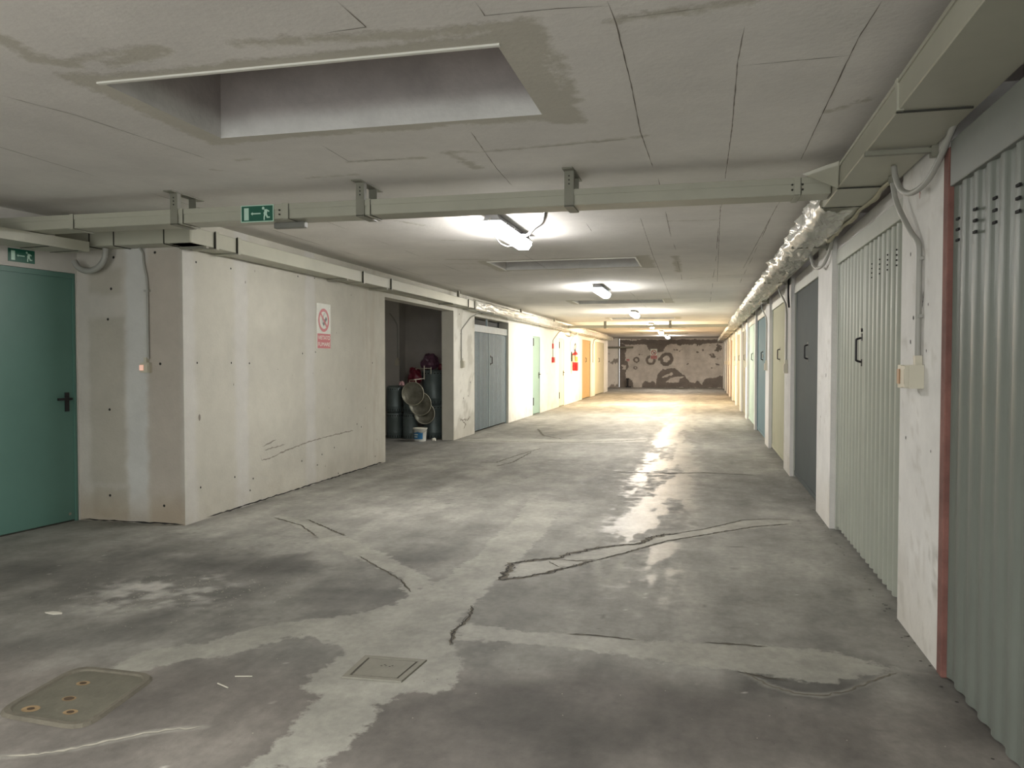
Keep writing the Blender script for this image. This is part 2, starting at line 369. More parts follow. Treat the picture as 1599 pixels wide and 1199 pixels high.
    def build_each(s, name, mats, parent):
        """every connected piece as an object of its own"""
        par = list(range(len(s.v)))
        def find(i):
            while par[i] != i: par[i] = par[par[i]]; i = par[i]
            return i
        for f in s.f:
            for k in f[1:]: par[find(k)] = find(f[0])
        groups = {}
        for i, f in enumerate(s.f): groups.setdefault(find(f[0]), []).append(i)
        for fl in groups.values():
            m = MB(); mp = {}
            for i in fl:
                for k in s.f[i]:
                    if k not in mp: mp[k] = len(m.v); m.v.append(s.v[k]); m.c.append(s.c[k])
                m.f.append(tuple(mp[k] for k in s.f[i])); m.mi.append(s.mi[i]); m.sm.append(s.sm[i])
            m.build(name, mats, parent)
def parent_world(p):
    v = Vector((0, 0, 0))
    while p is not None: v = v + p.location; p = p.parent
    return v
def rehinge(me_obj):      # move a top-level mesh's origin to the middle of its base
    me = me_obj.data; n = len(me.vertices); co = np.empty(n * 3); me.vertices.foreach_get('co', co); co = co.reshape(-1, 3)
    c = np.array([(co[:, 0].min() + co[:, 0].max()) / 2, (co[:, 1].min() + co[:, 1].max()) / 2, co[:, 2].min()])
    me.vertices.foreach_set('co', (co - c).ravel()); me.update(); me_obj.location = Vector(c)
def tag(o, label, cat, group=None):
    o['label'] = label; o['category'] = cat
    if group: o['group'] = group
    if o.type == 'MESH' and o.location.length == 0: rehinge(o)
    return o
def thing(name, label, cat, loc, group=None):
    o = bpy.data.objects.new(name, None); C.objects.link(o); o.location = loc; o.empty_display_size = 0.1
    o['label'] = label; o['category'] = cat
    if group: o['group'] = group
    return o
def struct(o, label=None):
    o['kind'] = 'structure'
    if label: o['label'] = label
    return o
def copy_tree(o, parent=None):
    c = o.copy(); C.objects.link(c)
    if parent: c.parent = parent
    for ch in [k for k in bpy.data.objects if k.parent == o]: copy_tree(ch, c)
    return c
def text_mesh(txt, size, fit=None):
    """outline of a word as points and faces in its own plane, centred, optionally fitted to width and height"""
    cu = bpy.data.curves.new('lettering', 'FONT'); cu.body = txt; cu.size = size; cu.align_x = 'CENTER'; cu.align_y = 'CENTER'; cu.fill_mode = 'FRONT'
    to = bpy.data.objects.new('lettering', cu); C.objects.link(to)
    bpy.context.view_layer.update()
    me = bpy.data.meshes.new_from_object(to.evaluated_get(bpy.context.evaluated_depsgraph_get()))
    vs = [(v.co.x, v.co.y) for v in me.vertices]; fs = [tuple(p.vertices) for p in me.polygons]
    bpy.data.objects.remove(to); bpy.data.curves.remove(cu); bpy.data.meshes.remove(me)
    xs = [a for a, b in vs]; ys = [b for a, b in vs]; cx = (min(xs) + max(xs)) / 2; cy = (min(ys) + max(ys)) / 2
    sx = fit[0] / (max(xs) - min(xs)) if fit else 1; sy = fit[1] / (max(ys) - min(ys)) if fit else 1
    return [((a - cx) * sx, (b - cy) * sy) for a, b in vs], fs

# ---------------------------------------------------------------- materials of the place
def sdf_mat(name, colB, edge=0.02, amp=0.05, nsc=18.0, rough=0.7, roughB=None, bump=0.3, bscale=40, var=0.15, nscale=7.0, gloss=None, streak=(1, 1, 1)):
    """paint attribute as the ground colour; where the 'patch' attribute is positive, the colour colB"""
    m = bpy.data.materials.new(name); m.use_nodes = True
    nt = m.node_tree; N = nt.nodes; L = nt.links; p = N['Principled BSDF']
    tc = N.new('ShaderNodeTexCoord')
    mp = N.new('ShaderNodeMapping'); mp.inputs['Scale'].default_value = streak; L.new(tc.outputs['Object'], mp.inputs['Vector'])
    def noise(sc_, det=6, src=None):
        n = N.new('ShaderNodeTexNoise'); n.inputs['Scale'].default_value = sc_; n.inputs['Detail'].default_value = det; n.inputs['Roughness'].default_value = 0.62
        L.new(src or tc.outputs['Object'], n.inputs['Vector']); return n.outputs['Fac']
    def mrange(v, a, b, c, d):
        r = N.new('ShaderNodeMapRange'); r.inputs['From Min'].default_value = a; r.inputs['From Max'].default_value = b
        r.inputs['To Min'].default_value = c; r.inputs['To Max'].default_value = d; L.new(v, r.inputs['Value']); return r.outputs['Result']
    at = N.new('ShaderNodeAttribute'); at.attribute_name = 'paint'
    pa = N.new('ShaderNodeAttribute'); pa.attribute_name = 'patch'
    ad = N.new('ShaderNodeMath'); ad.operation = 'ADD'
    L.new(pa.outputs['Fac'], ad.inputs[0]); L.new(mrange(noise(nsc), 0.3, 0.7, -amp, amp), ad.inputs[1])
    fac = mrange(ad.outputs[0], -edge, edge, 0, 1)
    mx = N.new('ShaderNodeMix'); mx.data_type = 'RGBA'; L.new(fac, mx.inputs[0]); L.new(at.outputs['Color'], mx.inputs[6]); mx.inputs[7].default_value = (*colB[:3], 1)
    v1 = mrange(noise(nscale, 8, mp.outputs['Vector']), 0.3, 0.7, 1 - var, 1 + var)
    v2 = mrange(noise(nscale * 7, 4, mp.outputs['Vector']), 0.3, 0.7, 1 - var * 0.45, 1 + var * 0.45)
    mu = N.new('ShaderNodeMath'); mu.operation = 'MULTIPLY'; L.new(v1, mu.inputs[0]); L.new(v2, mu.inputs[1])
    vm = N.new('ShaderNodeVectorMath'); vm.operation = 'SCALE'; L.new(mx.outputs[2], vm.inputs[0]); L.new(mu.outputs[0], vm.inputs['Scale'])
    L.new(vm.outputs['Vector'], p.inputs['Base Color'])
    if gloss:
        ga = N.new('ShaderNodeAttribute'); ga.attribute_name = 'worn'
        gm = N.new('ShaderNodeMath'); gm.operation = 'ADD'; L.new(ga.outputs['Fac'], gm.inputs[0]); L.new(mrange(noise(gloss[2], 8), 0.3, 0.7, -0.45, 0.45), gm.inputs[1])
        g = mrange(gm.outputs[0], 0.25, 0.75, gloss[1], gloss[0])
        mr = N.new('ShaderNodeMix'); L.new(fac, mr.inputs[0]); L.new(g, mr.inputs[2]); mr.inputs[3].default_value = roughB or rough
        L.new(mr.outputs[0], p.inputs['Roughness'])
    else: p.inputs['Roughness'].default_value = rough
    b = N.new('ShaderNodeBump'); b.inputs['Strength'].default_value = bump; b.inputs['Distance'].default_value = 0.008
    L.new(noise(bscale, 6), b.inputs['Height'])
    b2 = N.new('ShaderNodeBump'); b2.inputs['Strength'].default_value = 0.5; b2.inputs['Distance'].default_value = 0.004
    L.new(fac, b2.inputs['Height']); L.new(b.outputs['Normal'], b2.inputs['Normal']); L.new(b2.outputs['Normal'], p.inputs['Normal'])
    return m
def set_patch(o, sd, nm='patch'):
    a = o.data.attributes.new(nm, 'FLOAT', 'POINT')
    full = np.full(len(o.data.vertices), -1.0); full[:len(sd)] = sd
    a.data.foreach_set('value', full)

M_wall = mat('whitewashed_concrete', None, 0.85, var=0.07, nscale=5, bump=0.25, bscale=45, paint=True, spec=0.25)
M_mark = mat('dark_hole', srgb(40, 38, 36), 0.9, var=0.2)
M_scrape = mat('scuff_mark', srgb(136, 130, 120), 0.9, var=0.2)
M_tray = mat('tray_enamel', srgb(172, 171, 156), 0.42, var=0.08, nscale=3, spec=0.4)
M_trayd = mat('tray_bracket', srgb(132, 131, 118), 0.5, var=0.12, nscale=8)
M_joint = mat('joint_gap', srgb(52, 52, 46), 0.8)
M_pipe = mat('conduit_plastic', srgb(158, 157, 150), 0.45, var=0.05)
M_plast = mat('box_plastic', srgb(196, 191, 174), 0.4, var=0.04)
M_black = mat('black_plastic', srgb(28, 27, 30), 0.4, var=0.1)
M_trim = mat('white_trim', srgb(225, 224, 216), 0.45, var=0.03)

# ---------------------------------------------------------------- floor
def steps(a, b, s0, s1):
    out = [a]; 
    while out[-1] < b:
        t = (out[-1] - a) / (b - a); out.append(out[-1] + s0 + (s1 - s0) * t)
    out[-1] = b; return out
fy_ = sorted(set(np.round(np.concatenate([np.arange(-3, 2.0, 0.25), np.arange(2.0, 5.6, 0.014), steps(5.6, 14, 0.02, 0.06), steps(14, 43.2, 0.06, 0.25)]), 4)))
fx_ = sorted(set(np.round(np.concatenate([np.arange(-7.2, -4.35, 0.12), np.arange(-4.3, 1.46, 0.018)]), 4)))
FL = {}
def floor_col(U, V):
    x, y = U, V
    sd = np.full(x.shape, -1.0)
    near = (y > 1.9) & (y < 16)
    xn, yn = x[near], y[near]
    w1 = (fbm(xn, yn, 0.35, 3) - 0.5) * 0.10; w2 = (fbm(xn, yn, 0.35, 8) - 0.5) * 0.10
    s_ = np.full(xn.shape, -1.0)
    for k, Pg in PATCHES.items(): s_ = np.maximum(s_, poly_sdf(xn + w1, yn + w2, Pg))
    sd[near] = s_
    FL['sd'] = np.clip(sd, -0.3, 0.3).reshape(-1)
    n1 = fbm(x, y * 0.6, 0.9, 1, 5); n2 = fbm(x, y, 0.16, 5, 4); n3 = fbm(x * 1.6, y * 0.35, 0.35, 11, 5)
    c = np.ones(x.shape + (3,)) * np.array([0.235, 0.228, 0.204])
    c *= (0.55 + 0.9 * n1)[..., None]; c *= (0.66 + 0.68 * n3)[..., None]
    # the driving line, polished by tyres
    FL['worn'] = (sst(0.55, 0.12, np.abs(x + 0.42 + 0.10 * (n3 - 0.5))) * sst(4.0, 5.2, y) * (0.25 + 0.75 * sst(0.42, 0.58, n3)) + 0.22 * sst(5, 9, y)).reshape(-1)
    # oily, damp areas
    for r, a, L in DARKS:
        d = line_dist(x, y, L) + (fbm(x, y, 0.3, 21) - 0.5) * r * 1.3
        c *= (1 - a * 1.15 * sst(r, r * 0.15, d))[..., None]
    # reddish bare concrete close to the camera
    f = sst(3.75, 3.15, y + (n1 - 0.5) * 1.0 - 0.15 * x)
    c = c * (1 - f[..., None]) + c * np.array([0.84, 0.79, 0.785]) * f[..., None]
    # pale plaster dust
    d = line_dist(x, y, DUST[:4]); f = sst(0.45, 0.05, d) * sst(0.38, 0.72, vnoise(x, y, 0.05, 4) * 0.3 + n2 * 0.7)
    c = mixc(c, (0.56, 0.54, 0.50), f * 0.75)
    f = sst(0.97, 0.995, vnoise(x, y, 0.022, 9)) * (y < 5) * (n1 > 0.45); c = mixc(c, (0.55, 0.53, 0.48), f * 0.7)
    for w, L in VEINS:
        d = line_dist(x, y, L) + (n2 - 0.5) * 0.03
        c = mixc(c, (0.30, 0.29, 0.255), 0.7 * sst(w, w * 0.2, d))
    # pitted dark spots
    f = sst(0.90, 0.97, vnoise(x, y, 0.045, 15)) * sst(0.5, 0.62, n1); c *= (1 - 0.35 * f)[..., None]
    # grime along the walls
    f = sst(0.16, 0.0, XR - x + (n2 - 0.5) * 0.12) + sst(0.14, 0.0, np.where(y > 5.9, x - XL, 9) + (n2 - 0.5) * 0.12)
    c *= (1 - 0.22 * np.clip(f, 0, 1))[..., None]
    return c
M_floor = sdf_mat('worn_concrete_floor', (0.30, 0.292, 0.255), edge=0.012, amp=0.035, nsc=14, rough=0.5, roughB=0.62, bump=0.35, bscale=26, var=0.27, nscale=3.2,
                  gloss=(0.42, 0.72, 7.0), streak=(1.0, 0.8, 1))
M_crack = mat('crack_gap', srgb(62, 59, 54), 0.95, var=0.25, nscale=20)
M_rubble = mat('crack_edge', srgb(112, 106, 94), 0.9, var=0.3, nscale=30)
b = MB(); b.grid(fx_, fy_, lambda u, v: (u, v, 0 * u), floor_col)
FF = lambda u, v, l: (u, v, l)
for i, (w, L) in enumerate(CRACKS):
    w *= max(1.0, L[0][1] / 6.5)
    b.ribbon(L, w * 2.1, FF, 2, jag=w * 0.7, step=0.035, lift=0.0012, seed=i + 40)
    b.ribbon(L, w * 0.8, FF, 1, jag=w * 0.95, step=0.022, lift=0.0024, seed=i)
    if w > 0.009: b.ribbon(L, w * 0.35, FF, 1, jag=w * 1.9, step=0.03, lift=0.0022, seed=i + 90)
rnd = random.Random(3)
for k in range(60):                                    # crumbs of grit along the foot of the right-hand doors
    y = rnd.uniform(2.6, 10); x = XR - rnd.uniform(0.0, 0.05); b.disc((x, y), rnd.uniform(0.003, 0.009), FF, 1, 6, 0.002)
for k in range(420):                                   # flecks of white plaster
    q = DUST[rnd.randrange(4)]; x = q[0] + rnd.gauss(0, 0.26); y = q[1] + rnd.gauss(0, 0.2); b.disc((x, y), rnd.uniform(0.0015, 0.006), FF, 3, 6, 0.0016)
for k in range(160):
    x, y = rnd.uniform(-3.4, 1.0), rnd.uniform(2.4, 5.5); b.disc((x, y), rnd.uniform(0.001, 0.0035), FF, 3 if k % 2 else 1, 5, 0.0016)
b.ribbon(VEINS[0][1], 0.012, FF, 3, jag=0.006, step=0.02, lift=0.0016, seed=77); b.ribbon(VEINS[1][1], 0.010, FF, 2, jag=0.006, step=0.02, lift=0.0016, seed=78)
o = b.build('floor', [M_floor, M_crack, M_rubble, mat('plaster_fleck', srgb(176, 171, 158), 0.9, var=0.2)]); set_patch(o, FL['sd']); set_patch(o, FL['worn'], 'worn'); struct(o)

# ---------------------------------------------------------------- ceiling with its light wells
cy_ = sorted(set(np.round(np.concatenate([np.arange(-3, 2.0, 0.25), np.arange(2.0, 6.2, 0.02), steps(6.2, 14, 0.03, 0.06), steps(14, 43.2, 0.06, 0.25), np.ravel(HATCH_Y)]), 4)))
cx_ = sorted(set(np.round(np.concatenate([np.arange(-7.2, -5.5, 0.12), np.arange(-5.5, 1.46, 0.025), HATCH_X]), 4)))
CL = {}
def ceil_col(U, V):
    x, y = U, V
    sd = np.full(x.shape, -1.0); wob = (fbm(x, y, 0.22, 2) - 0.5)
    for i, (a, b_) in enumerate(HATCH_Y):
        q = np.maximum(np.maximum(HATCH_X[0] - x, x - HATCH_X[1]), np.maximum(a - y, y - b_))
        edge = 0.085 + 0.10 * sst(HATCH_X[1] - 0.05, HATCH_X[1] + 0.1, x) + 0.04 * sst(HATCH_X[0] + .1, HATCH_X[0], x)
        sd = np.maximum(sd, edge - q + wob * 0.10)
    nr = (y > 2) & (y < 16)
    xn, yn = x[nr], y[nr]; s_ = sd[nr]
    for w, L in CMARKS: s_ = np.maximum(s_, w * 0.75 - line_dist(xn, yn, L) + wob[nr] * w * 1.2)
    sd[nr] = s_
    CL['sd'] = np.clip(sd, -0.3, 0.3).reshape(-1)
    n1 = fbm(x, y, 1.1, 31, 4)
    c = np.ones(x.shape + (3,)) * np.array([0.74, 0.715, 0.68])
    c *= (0.84 + 0.30 * n1)[..., None]
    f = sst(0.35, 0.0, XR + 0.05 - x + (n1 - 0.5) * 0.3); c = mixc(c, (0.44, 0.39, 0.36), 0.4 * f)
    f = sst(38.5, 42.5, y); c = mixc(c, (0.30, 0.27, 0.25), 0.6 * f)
    return c
M_ceil = sdf_mat('painted_ceiling_board', (0.55, 0.525, 0.46), edge=0.02, amp=0.025, nsc=16, rough=0.9, bump=0.3, bscale=34, var=0.05, nscale=2.2)
M_seam = mat('board_seam', srgb(126, 119, 110), 0.9, var=0.3, nscale=3)
M_well = mat('well_plaster', None, 0.9, var=0.12, nscale=5, bump=0.3, bscale=30, paint=True)
b = MB()
def in_hatch(u, v):
    r = np.zeros(u.shape, bool)
    for a, c in HATCH_Y: r |= (u > HATCH_X[0]) & (u < HATCH_X[1]) & (v > a) & (v < c)
    return r
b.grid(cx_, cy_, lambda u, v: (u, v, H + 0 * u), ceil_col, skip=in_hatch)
FC = lambda u, v, l: (u, v, H - l)
for i, L in enumerate(CSEAMS): b.ribbon(L, 0.0042, FC, 1, jag=0.0006, step=0.05, lift=0.0012, seed=i)
for X_, ys in ((-0.3, (5.4, 12.5)), (0.56, (5.6, 13)), (0.14, (6, 16)), (-1.25, (14, 20)), (-3.2, (5.7, 13)), (-2.0, (6, 9.2)), (-3.9, (3, 12))):
    y = ys[0]
    while y < ys[1]:
        L_ = rnd.uniform(0.5, 1.6); b.ribbon([(X_ + rnd.uniform(-.01, .01), y), (X_ + rnd.uniform(-.01, .01), y + L_)], 0.005, FC, 1, jag=0.001, step=0.1, lift=0.001, seed=int(y * 10)); y += L_ + rnd.uniform(0.2, 0.9)
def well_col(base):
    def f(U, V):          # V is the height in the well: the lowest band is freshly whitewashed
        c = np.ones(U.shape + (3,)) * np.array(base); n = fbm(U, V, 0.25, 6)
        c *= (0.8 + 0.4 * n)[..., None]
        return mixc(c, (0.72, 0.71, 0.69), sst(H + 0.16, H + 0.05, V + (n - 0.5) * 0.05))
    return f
D = 0.50
for a, c in HATCH_Y:
    x0, x1 = HATCH_X; zs = np.arange(H, H + D + 0.01, 0.025); xs = np.arange(x0, x1 + 0.01, (x1 - x0) / 40); ys = np.linspace(a, c, 20)
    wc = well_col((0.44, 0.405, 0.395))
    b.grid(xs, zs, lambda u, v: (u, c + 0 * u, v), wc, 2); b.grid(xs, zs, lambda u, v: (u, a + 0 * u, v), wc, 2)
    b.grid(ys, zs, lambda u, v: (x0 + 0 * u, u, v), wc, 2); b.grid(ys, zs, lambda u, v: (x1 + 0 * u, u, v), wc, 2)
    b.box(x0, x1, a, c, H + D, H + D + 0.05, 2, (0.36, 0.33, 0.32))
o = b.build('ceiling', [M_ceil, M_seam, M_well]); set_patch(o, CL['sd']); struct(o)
for i, (a, c) in enumerate(HATCH_Y):                    # metal corner bead around each light well
    b = MB(); x0, x1 = HATCH_X; t = 0.012
    t = 0.014; e = 0.005
    b.box(x0 - t, x1 + t, a - t, a + e, H - 0.008, H + 0.02); 
    if i: b.box(x0 - t, x0 + e, a, c, H - 0.005, H + 0.008); b.box(x1 - e, x1 + t, a, c, H - 0.005, H + 0.008)
    struct(b.build('trim_%d' % (i + 1), M_trim))

# ---------------------------------------------------------------- left-hand walls
CW = np.array([0.505, 0.488, 0.425])
def left_col(U, V):       # U along the corridor, V height
    y, z = U, V
    n = fbm(y, z, 0.5, 41, 5); n2 = fbm(y, z, 0.12, 44, 4)
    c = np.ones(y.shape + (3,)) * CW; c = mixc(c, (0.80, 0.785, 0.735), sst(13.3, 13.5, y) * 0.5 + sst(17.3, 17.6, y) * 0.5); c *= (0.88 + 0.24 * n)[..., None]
    for y0, y1 in ((5.9, 6.05), (6.67, 6.87), (8.04, 8.24)):
        f = sst(y0 - 0.05, y0 + 0.03, y + (n2 - 0.5) * 0.08) * sst(y1 + 0.05, y1 - 0.03, y + (n2 - 0.5) * 0.08)
        c = mixc(c, (0.56, 0.55, 0.53), 0.6 * f)
    f = sst(0.40, 0.0, z + (n - 0.5) * 0.5) * (0.35 + 0.3 * sst(0.45, 0.6, n2)); c = mixc(c, (0.40, 0.365, 0.30), f * 0.7)
    f = sst(9.1, 9.9, y) * sst(10.3, 10.0, y) * sst(0.5, 0.62, fbm(y * 4, z * 0.5, 0.3, 50)); c = mixc(c, (0.45, 0.41, 0.34), 0.5 * f)
    f = (y > 13.3) * (y < 14.8) * sst(0.56, 0.63, fbm(y, z, 0.3, 60) + 0.22 * sst(0.7, 0, z)); c = mixc(c, (0.45, 0.43, 0.37), 0.6 * f)
    return c
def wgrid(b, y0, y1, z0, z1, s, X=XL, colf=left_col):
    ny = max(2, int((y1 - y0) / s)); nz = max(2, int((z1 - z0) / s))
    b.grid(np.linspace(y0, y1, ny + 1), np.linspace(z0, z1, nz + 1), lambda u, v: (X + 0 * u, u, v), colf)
b = MB(); T = 0.22; LC = tuple(CW)
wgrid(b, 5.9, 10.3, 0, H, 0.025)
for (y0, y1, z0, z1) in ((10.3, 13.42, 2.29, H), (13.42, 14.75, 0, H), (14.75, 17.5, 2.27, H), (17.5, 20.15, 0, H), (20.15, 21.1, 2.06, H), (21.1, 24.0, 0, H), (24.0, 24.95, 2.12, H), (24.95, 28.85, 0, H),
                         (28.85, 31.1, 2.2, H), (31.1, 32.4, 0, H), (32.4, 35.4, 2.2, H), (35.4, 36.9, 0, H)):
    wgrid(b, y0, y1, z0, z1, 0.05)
    b.box(XL - T, XL - 0.002, y0, y1, z0 + (0.002 if z0 else 0), z1 - 0.002, 0, LC)
b.box(XL - T, XL - 0.002, 5.902, 10.3, 0, H - .002, 0, LC)
b.box(XL - T - 0.03, XL - T, 14.6, 17.65, 0, H, 0, (0.1, 0.1, 0.1)); 
FLW = lambda u, v, l: (XL + l, u, v)
for i, p in enumerate(LHOLES): b.disc(p, 0.010, FLW, 1, 8, 0.003)
for i, L in enumerate(LSCRAPES): b.ribbon(L, 0.012, FLW, 2, jag=0.004, step=0.03, lift=0.003, seed=i)
for (y, z, r) in LBLOTS: b.disc((y, z), min(r, 0.035) * 0.45, FLW, 2, 9, 0.0025, sy=1.9)
for (y, z) in ((13.9, 1.75), (14.0, 0.72), (14.3, 0.75), (14.45, 1.0), (13.75, 2.25), (22.1, 1.05), (31.6, .5), (31.7, .3)): b.disc((y, z), 0.016, FLW, 1, 8, 0.003)
b.ribbon([(13.75, 0.35), (14.1, 0.30), (14.45, 0.34)], 0.03, FLW, 2, jag=0.02, step=0.03, lift=0.003, seed=5)
b.ribbon([(13.95, 0.30), (14.15, 0.22), (14.0, 0.15)], 0.03, FLW, 2, jag=0.02, step=0.03, lift=0.003, seed=6)
b.ribbon([(6.2, 0.012), (8.2, 0.012), (10.2, 0.012)], 0.014, FLW, 1, jag=0.002, step=0.05, lift=0.002, seed=8)
struct(b.build('wall_left', [M_wall, M_mark, M_scrape]))
b2 = MB()
def front_col(U, V):
    x, z = U, V; n = fbm(x, z, 0.4, 71, 5); n2 = fbm(x, z, 0.1, 72)
    c = np.ones(x.shape + (3,)) * np.array([0.50, 0.47, 0.42]); c *= (0.88 + 0.24 * n)[..., None]
    w = (n2 - 0.5) * 0.05
    blk = lambda a, b_, p, q: sst(a - 0.03, a + 0.03, x + w) * sst(b_ + 0.03, b_ - 0.03, x + w) * sst(p - 0.03, p + 0.03, z + w) * sst(q + 0.03, q - 0.03, z + w)
    f = blk(-5.22, -4.86, 0.33, 1.78) + blk(-5.22, -4.88, 1.98, 2.2) + blk(-5.2, -4.83, 0.03, 0.3); c = mixc(c, (0.38, 0.345, 0.28), 0.6 * np.clip(f, 0, 1))
    f = blk(-4.84, -4.64, -0.1, 2.7); c = mixc(c, (0.60, 0.60, 0.585), 0.7 * f)
    f = blk(-4.62, -4.3, 0.0, 2.35); c = mixc(c, (0.42, 0.36, 0.30), 0.55 * f)
    f = sst(0.32, 0.05, z + (n - 0.5) * 0.2); c = mixc(c, (0.34, 0.26, 0.17), 0.5 * f)
    return c
b2.grid(np.linspace(-5.36, XL, 60), np.linspace(0, H, 140), lambda u, v: (u, 5.9 + 0 * u, v), front_col)
FBF = lambda u, v, l: (u, 5.9 - l, v)
for p in BHOLES: b2.disc(p, 0.012, FBF, 1, 8, 0.003)
b2.ribbon([(-5.34, 0.008), (-4.28, 0.008)], 0.012, FBF, 1, jag=0.002, step=0.05, lift=0.002)
b2.box(-5.36, XL - T, 5.902, 6.0, 0, H - .002, 0, (0.5, 0.5, 0.45))
struct(b2.build('wall_left_front', [M_wall, M_mark]))
# wall with the green door: runs back towards the camera, opening out slightly
GA = Vector((-5.335, 5.9, 0)); GD = Vector((-0.105, -1, 0)).normalized(); GN = Vector((1, -0.105, 0)).normalized()
def FG(u, v, l): p = GA + GD * u + GN * l; return (p.x, p.y, v)
def gcol(U, V):
    n = fbm(U, V, 0.5, 81, 5); c = np.ones(U.shape + (3,)) * np.array([0.56, 0.54, 0.50]); return c * (0.88 + 0.24 * n)[..., None]
b = MB()
def gg(u0, u1, z0, z1):
    b.grid(np.linspace(u0, u1, 40), np.linspace(z0, z1, 40), lambda u, v: (GA.x + GD.x * u, GA.y + GD.y * u, v), gcol)
gg(0, 0.02, 0, H); gg(0.02, 1.35, 2.165, H); gg(1.35, 9.0, 0, H)
for (u0, u1, z0, z1) in ((0.02, 1.35, 2.165, H - .002), (1.35, 9.0, 0, H - .002)):
    q = [FG(u, v, l) for u in (u0, u1) for v in (z0, z1) for l in (-0.002, -0.2)]
    b.add(q, [(0, 2, 3, 1), (4, 5, 7, 6), (0, 1, 5, 4), (2, 6, 7, 3), (1, 3, 7, 5), (0, 4, 6, 2)], 0, (0.5, 0.5, 0.45))
struct(b.build('wall_left_rear', [M_wall]))

# ---------------------------------------------------------------- right-hand wall: piers between the garage doors
PIERS = [(-0.95, -0.2), (3.90, 4.66), (7.05, 7.85), (10.17, 10.9), (13.38, 14.12), (16.82, 17.08), (19.9, 20.5), (23.05, 23.65), (26.15, 26.8), (29.3, 29.95), (32.45, 33.1), (35.6, 36.25), (38.75, 39.4), (41.9, 43.0)]
DOORS = [(a[1], c[0]) for a, c in zip(PIERS[:-1], PIERS[1:])]
XD = XR + 0.055
b = MB()
def right_col(U, V):
    y, z = U, V; n = fbm(y, z, 0.4, 91, 5); n2 = fbm(y, z, 0.08, 95)
    c = np.ones(y.shape + (3,)) * np.array([0.74, 0.725, 0.70]); c *= (0.90 + 0.18 * n)[..., None]
    f = sst(0.55, 0.0, z + (n - 0.5) * 0.6); c = mixc(c, (0.50, 0.45, 0.36), 0.38 * f)
    f = (y < 4.1) * sst(0.62, 0.48, z + (n2 - .5) * .1) * sst(0.25, 0.4, z) * sst(4.16, 4.0, y) * sst(.45, .6, n2); c = mixc(c, (0.30, 0.28, 0.24), 0.6 * f)
    f = sst(0.72, 0.80, vnoise(y, z, 0.05, 97)) * (vnoise(y, z, 0.4, 98) > 0.6); c = mixc(c, (0.5, 0.47, 0.42), 0.35 * f)
    return c
for a, c in PIERS:
    s = 0.03 if c < 12 else 0.1
    wgrid(b, a, c, 0, H, s, XR, right_col); b.box(XR + 0.001, XR + 0.42, a, c, 0, H - 0.002, 0, (0.72, 0.70, 0.68))
b.box(XR + 0.40, XR + 0.46, -3, 43, 0, H, 0, (0.16, 0.115, 0.105))  # back of the recess; shadow above the doors put into its dark brown
b.box(XR + 0.001, XR + 0.42, -3.0, -0.95, 0, H - .002, 0, (0.6, 0.6, 0.58))
for a, c in DOORS[1:]: b.box(XR + 0.035, XR + 0.40, a, c, 2.31, 2.40, 0, (0.56, 0.545, 0.52))
FR = lambda u, v, l: (XR - l, u, v)
for (y, z, w) in ((4.40, 1.62, .006), (4.45, 1.5, .006), (4.13, 1.67, .004), (4.15, 1.45, .004), (4.47, 1.95, .006), (4.05, 0.98, .004), (7.3, 1.28, .01), (7.6, .9, .006), (4.52, 1.0, .005)): b.disc((y, z), w * 1.3, FR, 1, 7, 0.002, sy=1.5)
b.ribbon([(4.22, 1.74), (4.23, 1.66)], 0.012, FR, 1, jag=.003, step=.01, lift=.002)
b.ribbon([(4.30, 2.28), (4.31, 2.20)], 0.012, FR, 2, jag=.004, step=.01, lift=.002)
struct(b.build('wall_right', [M_wall, M_mark, mat('red_paint_smear', srgb(178, 70, 66), 0.7)]))

# ---------------------------------------------------------------- far wall with peeling plaster
BL = {}
def back_col(U, V):
    x, z = U, V; w1 = (fbm(x, z, 0.3, 101) - 0.5) * 0.20; w2 = (fbm(x, z, 0.3, 104) - 0.5) * 0.20
    sd = np.full(x.shape, -1.0)
    for k, Pg in enumerate(BPEEL): sd = np.maximum(sd, poly_sdf(x + w1, z + w2, Pg) - (0.30 * sst(0.42, 0.50, fbm(x, z, 0.28, 107)) if k == 4 else 0))
    for (cx, cz, r) in BRINGS:
        d = np.hypot(x - cx + w1 * 0.4, (z - cz) + w2 * 0.4)
        sd = np.maximum(sd, np.minimum(r * 1.0 - d, d - r * 0.50))
    for Pg in BKEEP: sd = np.minimum(sd, -poly_sdf(x + w1 * 0.5, z + w2 * 0.5, Pg))
    sd = np.maximum(sd, sst(0.70, 0.80, fbm(x, z, 0.25, 110)) * 0.5 - 0.3)
    BL['sd'] = np.clip(sd, -0.3, 0.3).reshape(-1)
    n = fbm(x, z, 0.6, 120, 5)
    c = np.ones(x.shape + (3,)) * np.array([0.60, 0.575, 0.54]); c *= (0.8 + 0.4 * n)[..., None]
    return c
M_back = sdf_mat('peeling_plaster', (0.19, 0.172, 0.158), edge=0.015, amp=0.03, nsc=9, rough=0.9, bump=0.5, bscale=20, var=0.16, nscale=3)
b = MB(); b.grid(np.linspace(-4.35, 1.05, 216), np.linspace(0, H, 105), lambda u, v: (u, Y_BACK + 0 * u, v), back_col)
FB = lambda u, v, l: (u, Y_BACK - l, v)
o = b.build('wall_back', [M_back]); set_patch(o, BL['sd']); struct(o)
b = MB()                                                # pale return beside the bay at the far left
def ret_col(U, V):
    n = fbm(U, V, 0.35, 130); c = np.ones(U.shape + (3,)) * np.array([0.80, 0.78, 0.74])
    f = sst(0.66, 0.72, n + 0.16 * sst(0.4, 0, V) + 0.12 * sst(2.3, 2.6, V)); return mixc(c, (0.2, 0.18, 0.16), 0.8 * f)
